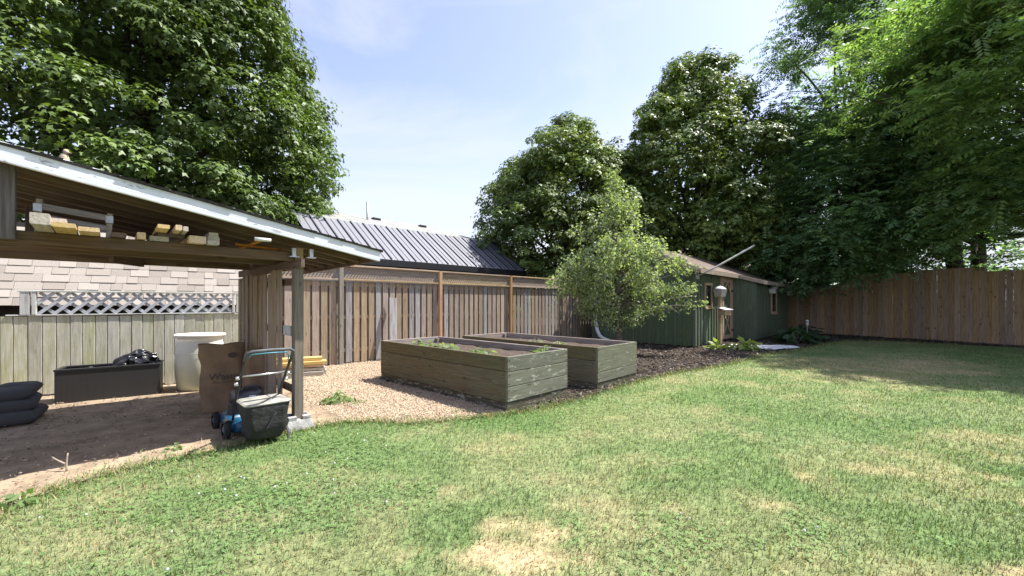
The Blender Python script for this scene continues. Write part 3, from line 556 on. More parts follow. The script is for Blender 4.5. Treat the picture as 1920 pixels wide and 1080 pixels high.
# ------------------------------------------------------------------ neighbour's metal roofed house
H = thing('house', 'neighbour house with ribbed metal lower roof and grey shingle roof above', 'house', (.555, 18.56, 0), 46)
MB().box(-9.0, -.35, .45, 9.5, 0, 2.82).build('wall', 'far_siding', H)
e0, e1 = Vector((0, 0, 2.95)), Vector((0, 2.14, 4.46))
dz = (e1.z-e0.z)/2.14
for i in range(19):
    x1 = -.02-i*.475; x0 = x1-.475; mb = MB()
    mb.add([(x0, 0, 2.95), (x1, 0, 2.95), (x1, 2.14, 4.46), (x0, 2.14, 4.46), (x0, 0, 2.91), (x1, 0, 2.91), (x1, 2.14, 4.42), (x0, 2.14, 4.42)], [(0,1,2,3),(7,6,5,4),(0,4,5,1),(1,5,6,2),(2,6,7,3),(3,7,4,0)])
    o_ = mb.build('roof_panel', 'metal_panel', H)
    r_ = MB(); r_.bar((x1, 0, 2.972), (x1, 2.14, 4.482), .034, .05, (1, 0, 0)); r_.bar((x1-.24, 0, 2.957), (x1-.24, 2.14, 4.467), .013, .018, (1, 0, 0)); r_.build('rib', 'metal_rib', o_)
MB().box(-9.1, .02, -.12, .45, 2.72, 2.93).build('gutter', 'gutter', H)
MB().bar((-9.1, 2.16, 4.47), (0, 2.16, 4.47), .07, .04, (0, 1, 0)).build('flashing', 'white_metal', H)
rf = MB(); rf.add([(-9.1, 2.2, 4.44), (-.05, 2.2, 4.44), (-1.9, 4.9, 5.36), (-9.1, 4.9, 5.36), (-.05, 7.6, 4.44), (-9.1, 7.6, 4.44)], [(0,1,2,3), (2,1,4), (3,2,4,5)])
rf.add([(-9.1, .46, 2.82), (-.36, .46, 2.82), (-.1, 2.2, 4.43), (-9.1, 2.2, 4.43), (-.1, 9, 4.43), (-.36, 9.4, 2.82)], [(1,5,4,2)])
rs = rf.build('roof', 'far_shingle', H)
MB().lathe([(.05, 4.9), (.05, 5.78), (0, 5.78)], 10, (-5.6, 3.9, 0)).build('vent_pipe', 'galvanised', H, smooth=True)
for px in (-5.0, -2.6): MB().box(px-.18, px+.18, 4.2, 4.45, 5.12, 5.25).build('roof_vent', 'black_plastic', H, bevel=.03)
# tan house half hidden behind the shed
T_ = thing('house', 'tan sided house half hidden by maples behind the shed', 'house', (14.5, 34, 0), 12)
MB().box(-6, 9, 0, 9, 0, 4.6).build('wall', 'tan_siding', T_)
MB().add([(-6.4,-.5,4.5),(9.4,-.5,4.5),(9.4,9.5,4.5),(-6.4,9.5,4.5),(-6.4,4.5,6.6),(9.4,4.5,6.6)], [(0,1,5,4),(2,3,4,5),(0,4,3),(1,2,5),(0,3,2,1)]).build('roof', 'roof_shingle', T_)
for wx in (-4.6, -1.2, 3.2):
    w_ = MB().box(wx, wx+1.3, -.06, .0, 2.2, 3.7).build('window', 'white_metal', T_); MB().box(wx+.1, wx+1.2, -.08, -.061, 2.3, 3.6).build('pane', 'glass', w_)

# ------------------------------------------------------------------ neighbour's garage with pinkish shingle slope
G = thing('garage', 'neighbour garage with steep pinkish shingle slope behind the pale fence', 'garage', (-5.91, 8.98, 0), 36.6)
sl_ = Vector((0, .53, 1)).normalized(); nn = Vector((0, -1, .53)).normalized(); exp_ = .1435*math.hypot(1, .53)
GL = -4.6
MB().add([(GL, .02, 1.44), (0, .02, 1.44), (0, .84, 3.0), (GL, .84, 3.0), (GL, 2.5, 3.15), (0, 2.5, 3.15), (GL, .1, 1.40), (0, .1, 1.40)], [(0,1,2,3), (3,2,5,4), (0,6,7,1)]).build('roof', 'asphalt_edge', G)
MB().box(GL, -1.15, .42, 5, 0, 1.42).build('wall', 'dark_wall', G)
MB().add([(0, .16, 0), (0, 5, 0), (0, 5, 3.1), (0, 2.5, 3.14), (0, .84, 2.98), (0, .16, 1.45)], [(0,1,2,3,4,5)]).build('side_wall', 'lap_siding', G)
for i in range(13):
    z = .1+.108*i; board('siding_board', G, (-1.14, .18-.0, z), (-.002, .18, z), (0, .18, 1), .115, .018, 'lap_siding')
_sh = {}
for row in range(10):
    x = -.0; alt = row % 2
    while x > GL:
        w = random.choice((.16, .22, .28, .34)); x0 = max(GL, x-w); lift = .016 if alt else .006; alt = 1-alt
        key = (round(x-x0, 2), alt)
        if key not in _sh:
            ww = x-x0-.004
            mb = MB(); mb.add([(0,0,0),(ww,0,0),(ww,exp_+.03,0),(0,exp_+.03,0),(0,0,.018 if alt else .008),(ww,0,.018 if alt else .008),(ww,exp_+.03,.003),(0,exp_+.03,.003)], [(4,5,6,7),(0,1,5,4),(1,2,6,5),(3,0,4,7)])
            me = bpy.data.meshes.new('shingle'); me.from_pydata(mb.v, [], mb.f); me.materials.append(M['garage_shingle']); _sh[key] = me
        b_ = Vector((x0, .0, 1.44))+sl_*exp_*row+nn*(.006+.002*row % .004); o_ = link('shingle', _sh[key], G)
        o_.matrix_local = Matrix(((1,0,0,b_.x),(0,sl_.y,nn.y,b_.y),(0,sl_.z,nn.z,b_.z),(0,0,0,1))); x = x0

# ------------------------------------------------------------------ tall board fence with lattice top
F = thing('board_fence', 'tall weathered board fence with lattice top behind the raised beds', 'fence', (-4.87, 8.88, 0), 45.7)
P0, P1 = -.55, 12.0
posts = [(-.6, 'post_grey'), (1.106, 'post_grey'), (3.97, 'post_orange'), (6.87, 'post_orange'), (9.79, 'fence_tan'), (12.05, 'fence_grey')]
for x, m in posts: board('post', F, (x, -.03, 0), (x, -.03, 2.40), (1, 0, 0), .10, .10, m)
for (xa, _), (xb, _) in zip(posts[:-1], posts[1:]):
    a, b = xa+.05, xb-.05
    board('rail', F, (a, -.02, 2.045), (b, -.02, 2.045), (0, 1, 0), .085, .045, 'fence_tan')
    board('rail', F, (a, -.02, 2.385), (b, -.02, 2.385), (0, 1, 0), .085, .04, 'fence_tan')
    for z in (.35, 1.15, 1.93): board('rail', F, (a, .045, z), (b, .045, z), (0, 0, 1), .09, .036, 'fence_grey')
    mb = MB(); L_ = b-a; step = .075
    for sgn, yy in ((1, -.012), (-1, .010)):
        k = -.4
        while k < L_+.4:
            u0, u1 = (k, k+.30*sgn*.62); z0, z1 = 2.07, 2.365
            pa, pb = Vector((a+k, yy, z0)), Vector((a+k+sgn*.19, yy, z1))
            if min(pa.x, pb.x) > a and max(pa.x, pb.x) < b: mb.bar(pa, pb, .042, .009, (1, 0, 0))
            k += step
    mb.build('lattice', 'fence_grey', F, kind='stuff')
x = P0+.06; mats = ['fence_grey']*5+['fence_brown']*5+['fence_silver']*2+['fence_tan']*1
i = 0
while x < P1-.08:
    if min(abs(x+.07-pp) for pp, _ in posts) > .10:
        w = random.uniform(.138, .154); zt = 2.01+random.uniform(-.012, .006); zb = random.uniform(.02, .06)
        board('board', F, (x+.07, .012+random.uniform(-.003, .003), zb), (x+.07+random.uniform(-.004, .004), .014, zt), (1, random.uniform(-.02, .02), 0), w, .018, random.choice(mats))
    board('board', F, (x+.165, .078, random.uniform(.02, .05)), (x+.165, .078, 2.0), (1, 0, 0), .14, .018, random.choice(mats))
    x += .193
lean = board('leaning_plank', None, (-3.0, 10.24, 0), (-3.10, 10.56, 1.62), (1, .6, 0), .19, .035, 'fence_silver'); tag(lean, 'single grey plank leaning upright against the tall board fence', 'plank')

# ------------------------------------------------------------------ low pale fence with lattice window
Wf = thing('board_fence', 'low pale mossy board fence with crisscross lattice panel on top', 'fence', (-5.28, 7.95, 0), 36.6)
edges = [-5.0,-4.82,-4.63,-4.45,-4.27,-4.1,-3.92,-3.75,-3.58,-3.4,-3.22,-3.06,-2.93,-2.78,-2.63,-2.48,-2.33,-2.19,-2.04,-1.9,-1.75,-1.6,-1.46,-1.32,-1.17,-1.03,-.89,-.73,-.6,-.46,-.31,-.17,-.02]
for a, b in zip(edges[:-1], edges[1:]):
    c = (a+b)/2; board('board', Wf, (c, random.uniform(-.004, .004), random.uniform(.03, .07)), (c, random.uniform(-.004, .004), 1.285+random.uniform(-.004, .006)), (1, random.uniform(-.015, .015), 0), b-a-.008, .022, 'white_fence')
for z in (.3, 1.05): board('rail', Wf, (-5, .035, z), (0, .035, z), (0, 0, 1), .09, .04, 'white_fence')
board('cap', Wf, (-3.0, 0, 1.30), (0.02, 0, 1.30), (0, 1, 0), .06, .02, 'white_trim')
for a, b in ((-2.86, -2.76), (-2.74, -2.69), (-.17, -.13), (-.11, .0)): board('post', Wf, ((a+b)/2, 0, 1.31), ((a+b)/2, 0, 1.66), (1, 0, 0), b-a, .07, 'white_trim')
board('cap', Wf, (-2.88, 0, 1.675), (.02, 0, 1.675), (0, 1, 0), .08, .03, 'white_trim')
z0, z1 = 1.312, 1.658
for sgn, yy in ((-1, -.012), (1, .008)):
    k = -3.2
    while k < .5:
        xa, xb, za, zb_ = k, k-sgn*(z1-z0), z0, z1
        lo, hi = -2.68, -.18; A_, B_ = Vector((xa, yy, z0)), Vector((xb, yy, z1)); d_ = B_-A_
        t0, t1 = 0., 1.
        for lim, s_ in ((lo, 1), (hi, -1)):
            fa, fb = s_*(A_.x-lim), s_*(B_.x-lim)
            if fa < 0 and fb < 0: t0, t1 = 1, 0
            elif fa < 0: t0 = max(t0, fa/(fa-fb))
            elif fb < 0: t1 = min(t1, fa/(fa-fb))
        if t1-t0 > .2: board('lattice_strip', Wf, A_+d_*t0, A_+d_*t1, (1, 0, 0), .045, .010, 'white_lattice')
        k += .178+random.uniform(-.01, .01)

# ------------------------------------------------------------------ reddish privacy fence on the right
Rf = thing('privacy_fence', 'reddish brown knotty privacy fence in tree shade beyond the lawn', 'fence', (13.8, 20.3, 0), -57.5)
steps = [(2.55, 2.30), (4.76, 2.72), (6.5, 2.80), (20, 2.63)]
x = -.35; 
while x < 11.5:
    zt = next(h for lim, h in steps if x < lim); w = random.choice((.138, .16, .172)); gap = random.choice((.001, .001, .001, .002, .001, .002, .001, .008))
    board('board', Rf, (x+w/2, random.uniform(-.003, .003), random.uniform(.0, .02)), (x+w/2, random.uniform(-.006, .006), zt+random.uniform(-.008, .008)), (1, random.uniform(-.02, .02), 0), w-gap, .02, 'red_fence'); x += w
pts_ = [-.35, 2.55, 4.76, 6.5, 9.0, 11.5]
for x in pts_: board('post', Rf, (x, .07, 0), (x, .07, (2.28 if x < 2 else 2.6)), (1, 0, 0), .1, .1, 'red_fence')
for a, b in zip(pts_[:-1], pts_[1:]):
    for z in (.3, 1.2, 2.05): board('rail', Rf, (a+.05, .035, z), (b-.05, .035, z), (0, 0, 1), .09, .038, 'red_fence')

# ------------------------------------------------------------------ green shed
D = thing('shed', 'dark green board and batten garden shed with tan framed door', 'shed', (5.98, 13.26, 0), 46)
XL, YD, EZ, RZ, RY = 10.0, 3.93, 2.60, 3.48, 1.965
WX, WY = 3.96, -.854
MB().add([(0,0,.06),(0,YD,.06),(0,YD,EZ),(0,RY,RZ),(0,0,EZ),(.1,0,.06),(.1,YD,.06),(.1,YD,EZ),(.1,RY,RZ),(.1,0,EZ)], [(0,1,2,3,4),(9,8,7,6,5),(0,4,9,5),(1,6,7,2)]).build('gable_wall', 'shed_green', D)
MB().box(.1, WX, 0.002, .1, .06, EZ).build('front_wall', 'shed_green', D)
MB().box(.1, XL, YD-.1, YD, .06, EZ).build('rear_wall', 'shed_green', D)
MB().add([(XL,WY,.06),(XL,YD,.06),(XL,YD,EZ),(XL,RY,RZ),(XL,0,EZ),(XL,WY,2.3)], [(0,1,2,3,4,5)]).build('end_wall', 'shed_green', D)
i = 0; y = .02
while y < YD:
    zt = EZ+(RZ-EZ)*(1-abs(y-RY)/RY)-.06; board('batten', D, (-.012, y, .05), (-.012, y, zt), (0, 1, 0), .075, .026, 'shed_batten'); y += .305+random.uniform(-.012, .012)
for x in (.03, .30, .57, 1.62, 1.89, 2.16, 2.40): board('batten', D, (x, -.013, .05), (x, -.013, EZ-.05), (1, 0, 0), .07, .028, 'shed_batten')
for x in (.86, 1.3): board('batten', D, (x, -.013, .05), (x, -.013, 1.22), (1, 0, 0), .07, .028, 'shed_batten')
# wing: side wall of three boards, front wall of many
for k in range(3):
    y0, y1 = -.285*k-.002, -.285*(k+1)+.002; board('siding_board', D, (WX+.0, (y0+y1)/2, .07), (WX, (y0+y1)/2, 2.6+.28*(y0+y1)/2), (0, 1, 0), .281, .022, 'shed_green')
x = WX+.012
while x < XL-.02:
    w = random.uniform(.17, .24); w = min(w, XL-x); board('siding_board', D, (x+w/2, WY, .07), (x+w/2, WY+random.uniform(-.003, .003), 2.31), (1, 0, 0), w-.008, .022, 'shed_green'); x += w
# roof: courses of shingles, fascia boards
def slope(x0, x1, ya, za, yb, zb, n_, name='shingle_course'):
    mats_ = 'roof_shingle'
    for k in range(n_):
        t0, t1 = k/n_, (k+1.25)/n_; t1 = min(t1, 1)
        p0, p1 = Vector((0, ya+(yb-ya)*t0, za+(zb-za)*t0)), Vector((0, ya+(yb-ya)*t1, za+(zb-za)*t1)); nv = Vector((0, -(zb-za), yb-ya)).normalized(); nv = nv if nv.z > 0 else -nv
        mb = MB(); lo = p0+nv*.0; mb.add([(x0, *(p0)[1:]), (x1, *(p0)[1:]), (x1, *(p1)[1:]), (x0, *(p1)[1:])]+[(xx, *(v)[1:]) for xx, v in ((x0, p0+nv*.022), (x1, p0+nv*.022), (x1, p1+nv*.008), (x0, p1+nv*.008))], [(3,2,1,0),(4,5,6,7),(0,1,5,4),(1,2,6,5),(2,3,7,6),(3,0,4,7)])
        mb.build(name, mats_, D)
m_ = (RZ-EZ)/RY
slope(-.28, XL+.3, -.26, EZ-.26*m_+.09, RY, RZ+.09, 12); slope(-.28, XL+.3, YD+.26, EZ-.26*m_+.09, RY, RZ+.09, 12)
slope(WX-.12, XL+.3, WY-.26, 2.30+.0, -.27, EZ-.26*m_+.085, 5)
for s in (-1, 1):
    ya = -.26 if s < 0 else YD+.26
    board('rake_board', D, (-.29, ya, EZ-.26*m_+.01), (-.29, RY, RZ+.01), (0, -(RZ-EZ)*s, RY*1.0), .15, .024, 'shed_trim')
    MB().add([(-.28, ya, EZ-.26*m_+.06), (XL+.3, ya, EZ-.26*m_+.06), (XL+.3, RY, RZ+.06), (-.28, RY, RZ+.06)], [(0,1,2,3)]).build('roof_deck', 'shelter_dark', D)
board('fascia', D, (-.28, -.275, EZ-.26*m_+.02), (WX-.13, -.275, EZ-.26*m_+.02), (0, 0, 1), .13, .024, 'shed_trim')
board('fascia', D, (WX-.13, WY-.275, 2.25), (XL+.3, WY-.275, 2.25), (0, 0, 1), .13, .024, 'shed_trim')
board('rake_board', D, (WX-.133, WY-.27, 2.26), (WX-.133, -.26, EZ-.26*m_+.03), (0, -.2, 1), .13, .024, 'shed_trim')
MB().add([(WX-.12, WY-.26, 2.28), (XL+.3, WY-.26, 2.28), (XL+.3, -.27, EZ-.26*m_+.06), (WX-.12, -.27, EZ-.26*m_+.06)], [(0,1,2,3)]).build('roof_deck', 'shelter_dark', D)
def window(x0, x1, z0, z1, yy):
    w_ = MB()
    fw = .09
    w_.box(x0, x1, yy-.05, yy, z0, z0+fw).box(x0, x1, yy-.05, yy, z1-fw, z1).box(x0, x0+fw, yy-.05, yy, z0+fw, z1-fw).box(x1-fw, x1, yy-.05, yy, z0+fw, z1-fw).box(x0-.04, x1+.04, yy-.085, yy-.051, z0-.03, z0+.02)
    o_ = w_.build('window_frame', 'tan_trim', D); MB().box(x0+fw, x1-fw, yy-.022, yy-.012, z0+fw, z1-fw).build('pane', 'glass', o_)
window(.82, 1.55, 1.30, 2.18, -.004); window(6.25, 7.2, 1.02, 2.16, WY-.013)
dr = MB().box(2.60, 3.82, -.035, -.004, .10, 2.46).build('door', 'shed_green', D)
for a, b, w in (((2.53,-.045,.08),(2.53,-.045,2.52),.14), ((3.87,-.045,.08),(3.87,-.045,2.52),.12)): board('door_frame', D, a, b, (1, 0, 0), w, .035, 'tan_trim')
board('door_frame', D, (2.46, -.048, 2.46), (3.93, -.048, 2.46), (0, 0, 1), .12, .03, 'tan_trim')
for p_, q_, w in (((2.72,-.052,.12),(2.72,-.052,2.40),.14), ((3.68,-.052,.12),(3.68,-.052,2.40),.14)): board('stile', dr, p_, q_, (1, 0, 0), w, .03, 'tan_trim')
for z in (.19, 1.20, 2.32): board('door_rail', dr, (2.79, -.052, z), (3.61, -.052, z), (0, 0, 1), .14, .03, 'tan_trim')
for p_, q_ in (((2.82,-.05,.30),(3.58,-.05,1.12)), ((3.58,-.061,.30),(2.82,-.061,1.12)), ((2.82,-.05,1.92),(3.2,-.05,2.24)), ((3.58,-.061,1.92),(3.2,-.061,2.24))): board('brace', dr, p_, q_, (0, 0, 1), .11, .02, 'tan_trim')
for z in (.42, 1.95): MB().box(3.66, 3.92, -.078, -.068, z-.03, z+.03).build('hinge', 'black_iron', dr)
MB().lathe([(.0, -.05), (.03, -.05), (.03, 0), (0, 0)], 8, (2.72, -.075, 1.0), 'y').build('handle', 'black_iron', dr)
ds = MB().tube([(-.075, 3.72, 1.9), (-.075, 3.72, .95), (-.085, 3.70, .7), (-.13, 3.6, .42), (-.2, 3.45, .22), (-.28, 3.22, .12), (-.34, 3.0, .09)], .072, 10).build('downspout', 'white_metal', D, smooth=True)
# things on and by the shed
fp = thing('flagpole', 'bare pale pole angled up from the shed corner', 'pole', (6.02, 13.16, 2.36))
MB().tube([(0, 0, 0), (.45, -.25, .25), (1.36, -.75, .86)], .028, 8).build('shaft', 'pole_grey', fp, smooth=True); MB().box(-.05, .05, -.03, .06, -.1, .1).build('bracket', 'grey_cap', fp)
MB().lathe([(0, -.035), (.035, -.01), (.035, .02), (0, .04)], 8, (1.37, -.755, .866)).build('finial', 'pole_grey', fp, smooth=True)
def wallfeeder(label, lx, zb, group=None):
    a = R(46); wx, wy = 5.98+lx*math.cos(a)-(WY-.15)*math.sin(a), 13.26+lx*math.sin(a)+(WY-.15)*math.cos(a)
    t = thing('birdhouse', label, 'birdhouse', (wx, wy, zb), 46, 'birdhouses on the shed wall')
    MB().loft([[(-.10,-.09,0),(.10,-.09,0),(.10,.10,0),(-.10,.10,0)], [(-.125,-.11,.2),(.125,-.11,.2),(.125,.12,.2),(-.125,.12,.2)]]).build('body', 'birdhouse_white', t)
    for k in (-.07, 0, .07): MB().box(k-.008, k+.008, -.118, -.10, .02, .19).build('slat', 'grey_cap', t)
    MB().lathe([(.185, .195), (.175, .215), (.06, .30), (.0, .33)], 14, (0, 0, 0)).build('cap', 'grey_cap', t, smooth=True)
    MB().box(-.02, .02, .08, .145, .05, .3).build('bracket', 'black_iron', t)
wallfeeder('white birdhouse with grey cap left of the narrow shed window', 5.95, 1.87); wallfeeder('white birdhouse at the shed end near the reddish fence', 9.55, 1.84)
fe = thing('bird_feeder', 'tan post feeder with roofed hopper standing before the shed door', 'bird feeder', (7.28, 14.18, 0), 30)
MB().box(-.045, .045, -.045, .045, -.02, 1.72).build('pole', 'tan_trim', fe)
MB().loft([[(-.12,-.12,1.70),(.12,-.12,1.70),(.12,.12,1.70),(-.12,.12,1.70)], [(-.16,-.16,1.96),(.16,-.16,1.96),(.16,.16,1.96),(-.16,.16,1.96)]]).build('hopper', 'feeder_tan', fe)
MB().lathe([(.20, 1.955), (.19, 1.985), (.09, 2.05), (0, 2.08)], 16).build('roof', 'birdhouse_white', fe, smooth=True)
MB().box(-.2, .16, -.30, -.05, 1.06, 1.22).build('tray_box', 'tan_trim', fe); MB().add([(-.24,-.36,1.235),(.2,-.36,1.235),(.2,.0,1.31),(-.24,.0,1.31),(-.24,-.36,1.255),(.2,-.36,1.255),(.2,.0,1.33),(-.24,.0,1.33)], [(3,2,1,0),(4,5,6,7),(0,1,5,4),(1,2,6,5),(2,3,7,6),(3,0,4,7)]).build('tray_lid', 'birdhouse_white', fe)
def crumple():
    P_ = [(6.9,13.4),(7.3,13.1),(8.2,12.55),(8.9,12.75),(9.35,13.2),(8.9,13.75),(8.1,14.0),(7.3,13.9)]
    xs = np.arange(6.8, 9.5, .06); X, Y = np.meshgrid(xs, np.arange(12.4, 14.2, .06)); Z = .055+.09*(fbm(X.ravel()*2.6, Y.ravel()*2.6, 4)-.4); ny, nx = X.shape
    k = inpoly((X[:-1, :-1]+.03).ravel(), (Y[:-1, :-1]+.03).ravel(), P_); idx = np.arange(nx*ny).reshape(ny, nx)
    Fq = np.stack([idx[:-1, :-1].ravel(), idx[:-1, 1:].ravel(), idx[1:, 1:].ravel(), idx[1:, :-1].ravel()], 1)[k]; u, inv = np.unique(Fq, return_inverse=True)
    o_ = npmesh('white_sheet', np.stack([X.ravel(), Y.ravel(), Z], 1)[u], inv.reshape(Fq.shape), None, 'white_sheet'); sd = o_.modifiers.new('thick', 'SOLIDIFY'); sd.thickness = .012
    tag(o_, 'crumpled white sheet lying on the mulch beside the shed door', 'sheet')
crumple()

# ------------------------------------------------------------------ leafy ground plants
def plant(name, label, cat, x, y, n_, rad, h, size, cols, tpl=DIA, group=None, z=0, flat=False, wide=1.0, yaw=0):
    a = RNG.uniform(0, 6.28, n_); t = RNG.random(n_)**.7; r_ = rad*t
    P = np.stack([r_*np.cos(a)*.55*wide, r_*np.sin(a)*.55, h*(1-t*.6)*RNG.uniform(.35, 1, n_)], 1); O = np.stack([np.cos(a)*wide, np.sin(a), np.zeros(n_)], 1)
    V, Fc, q = leaves(P, UP*.8+O*.35+.3*RNG.normal(size=(n_, 3)), O+UP*RNG.uniform(-.3, .7, n_)[:, None]+.25*RNG.normal(size=(n_, 3)), size*RNG.uniform(.6, 1.15, n_), tpl)
    k = RNG.random(n_)[:, None]; C = (np.array(cols[0])*(1-k)+np.array(cols[1])*k)*RNG.uniform(.75, 1.25, n_)[:, None]
    t_ = thing(name, label, cat, (x, y, z), yaw, group); npmesh('foliage', V, Fc, np.repeat(C, q, 0), 'leaf', t_)
    mb = MB()
    for i in range(min(n_, 14)): mb.tube([(0, 0, 0), tuple(P[i]*np.array([.6, .6, .7])), tuple(P[i])], [.006, .004, .003], 4)
    mb.build('stem', 'twig', t_); return t_
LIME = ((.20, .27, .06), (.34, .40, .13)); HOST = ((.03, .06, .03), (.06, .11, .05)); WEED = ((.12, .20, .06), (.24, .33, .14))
plant('hosta_plant', 'small lime green hosta clump at the left of the white sheet', 'plant', 6.55, 12.9, 60, .42, .26, .24, LIME, group='lime hostas by the shed')
plant('hosta_plant', 'larger lime green hosta clump growing through the white sheet edge', 'plant', 7.35, 12.75, 90, .55, .40, .30, LIME, group='lime hostas by the shed')
plant('hosta_plant', 'wide dark hosta clump in shade below the shed window', 'plant', 10.3, 14.7, 130, .95, .62, .36, HOST, group='dark hostas in the shade', wide=1.2)
plant('hosta_plant', 'dark hosta clump in the corner of shed and reddish fence', 'plant', 11.3, 15.6, 120, .9, .75, .36, HOST, group='dark hostas in the shade', wide=1.3)
plant('weed_plant', 'bushy green weed on pale wood chips before the fence', 'plant', -2.62, 6.05, 130, .36, .22, .085, WEED)
plant('weed_plant', 'sparse low weed spreading beside the bushier one on chips', 'plant', -2.28, 5.95, 90, .30, .08, .06, WEED)
plant('weed_plant', 'small weed at the sunlit edge of the shelter shadow', 'plant', -3.38, 4.05, 45, .14, .09, .06, WEED)
plant('weed_plant', 'low weed beneath the mower at the lawn edge', 'plant', -2.92, 3.98, 40, .2, .07, .055, WEED)
plant('weed_plant', 'leafy weed on bare dirt at the left lawn edge', 'plant', -3.6, 2.98, 50, .18, .11, .08, WEED)
for wx, wy, lb in ((-3.25, 3.72, 'tiny weed tuft on the dirt strip right of the twig'), (-2.55, 4.52, 'tiny weed tuft by the concrete deck block'), (-1.35, 5.25, 'tiny weed tuft where chips meet the lawn in the middle'), (-.75, 5.5, 'tiny weed tuft on chips near the bed corner')):
    plant('weed_plant', lb, 'plant', wx, wy, 26, .13, .06, .05, WEED)
gl = thing('garden_light', 'small white topped garden light among the dark hostas', 'garden light', (11.0, 15.1, 0))
MB().tube([(0, 0, 0), (0, 0, .66)], .012, 6).build('stake', 'grey_cap', gl); MB().lathe([(.03, .64), (.05, .68), (.05, .8), (.07, .81), (0, .86)], 10).build('lamp_head', 'birdhouse_white', gl, smooth=True)
tg = MB(); limb(tg, (0, 0, 0), (.01, 0, .16), .008, .005, .1); limb(tg, (0, 0, .06), (-.2, .05, .12), .007, .004, .3); tag(tg.build('twig', 'twig', loc=(-3.9, 3.55, .02), smooth=True), 'forked pale twig standing in dirt at the shelter shadow edge', 'twig')

# ------------------------------------------------------------------ raised beds
def bed(label, loc, yaw, Lg, Wd, Ht, side_z, end_z, plants, soil):
    t = thing('raised_bed', label, 'raised bed', loc, yaw, 'wooden raised garden beds'); th = .042
    zs = [0]+side_z+[Ht]; 
    for k in range(len(zs)-1):
        a, b = zs[k]+.003, zs[k+1]-.003; rot = k == 0; m = 'bed_rot' if rot else 'bed_long_shaded'; ins = .012 if rot else 0
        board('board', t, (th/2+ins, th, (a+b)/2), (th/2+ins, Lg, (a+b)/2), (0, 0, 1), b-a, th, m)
        board('board', t, (Wd-th/2, th, (a+b)/2), (Wd-th/2, Lg-th, (a+b)/2), (0, 0, 1), b-a, th, m if rot else 'bed_inner')
    ze = [0]+end_z+[Ht]
    for k in range(len(ze)-1):
        a, b = ze[k]+.003, ze[k+1]-.003; rot = k == 0; m = 'bed_rot' if rot else 'bed_side'; ins = .012 if rot else 0
        board('board', t, (0, th/2+ins, (a+b)/2), (Wd, th/2+ins, (a+b)/2), (0, 0, 1), b-a, th, m)
        board('board', t, (th, Lg-th/2, (a+b)/2), (Wd, Lg-th/2, (a+b)/2), (0, 0, 1), b-a, th, 'bed_inner')
    for x in (th+.04, Wd-th-.04):
        for y in (th+.04, Lg-th-.04): board('corner_post', t, (x, y, .02), (x, y, Ht-.03), (1, 0, 0), .075, .075, 'bed_inner')
    xs = np.linspace(th, Wd-th, 16); X, Y = np.meshgrid(xs, np.linspace(th, Lg-th, 40)); Z = soil+.05*(fbm(X.ravel()*5, Y.ravel()*5, 4)-.5); idx = np.arange(X.size).reshape(X.shape)
    npmesh('soil', np.stack([X.ravel(), Y.ravel(), Z], 1), np.stack([idx[:-1, :-1].ravel(), idx[:-1, 1:].ravel(), idx[1:, 1:].ravel(), idx[1:, :-1].ravel()], 1), None, 'soil', t)
    zz = [0]+end_z+[Ht]
    for k in range(1, len(zz)-1):
        for z_ in (zz[k]+.045, zz[k+1]-.045):
            for xx in (.03, Wd-.03): MB().lathe([(.008, -.003), (.008, 0), (0, 0)], 6, (xx+random.uniform(-.01, .01), -.001, z_+random.uniform(-.01, .01)), 'y').build('nail', 'black_iron', t)
    zz = [0]+side_z+[Ht]
    for k in range(1, len(zz)-1):
        for z_ in (zz[k]+.05, zz[k+1]-.05):
            for yy in (.09, Lg*.5, Lg-.09): MB().lathe([(.008, -.003), (.008, 0), (0, 0)], 6, (-.001, yy+random.uniform(-.01, .01), z_+random.uniform(-.01, .01)), 'x').build('nail', 'black_iron', t)
    return t
bed('olive raised bed nearest the lawn with strappy seedlings inside', (-.055, 5.45, 0), 46.3, 3.42, 1.35, .767, [.135, .56], [.15, .355, .56], None, .655)
bed('olive raised bed standing behind the nearer one by the fruit tree', (1.458, 6.87, 0), 46.3, 3.6, 1.40, .737, [.11, .50], [.13, .31], None, .62)
def inbed(loc, yaw, u, v):
    a = R(yaw); return (loc[0]+u*math.cos(a)-v*math.sin(a), loc[1]+u*math.sin(a)+v*math.cos(a))
SEED = ((.14, .20, .08), (.26, .34, .16))
for u, v, s, h, lb in ((.30, .75, .17, .16, 'strappy seedling nearest the front corner of the nearer bed'), (.42, 1.15, .13, .11, 'small pale seedling just behind the corner seedling'), (.34, 1.62, .20, .17, 'tall tufted seedling in the middle of the nearer bed'), (.42, 1.95, .2, .15, 'broad bright seedling clump mid way along the nearer bed'), (.36, 2.25, .2, .16, 'leafy bright seedling left of the middle in the nearer bed'), (.45, 2.85, .14, .15, 'thin upright seedling toward the far left end of the nearer bed'), (1.12, .3, .16, .16, 'strappy seedling at the right end of the nearer bed')):
    x, y = inbed((-.055, 5.45), 46.3, u, v); plant('seedling', lb, 'plant', x, y, 34, s*1.5, h*1.1, .15, SEED, LNC, 'seedlings in the raised beds', z=.65)
for u, v, lb in ((.7, 1.35, 'low grey-green seedling in the rear bed, nearer its right end'), (.75, 2.0, 'low grey-green seedling in the rear bed, nearer its left end')):
    x, y = inbed((1.458, 6.87), 46.3, u, v); plant('seedling', lb, 'plant', x, y, 24, .2, .14, .13, ((.16, .19, .12), (.3, .32, .22)), LNC, 'seedlings in the raised beds', z=.62)

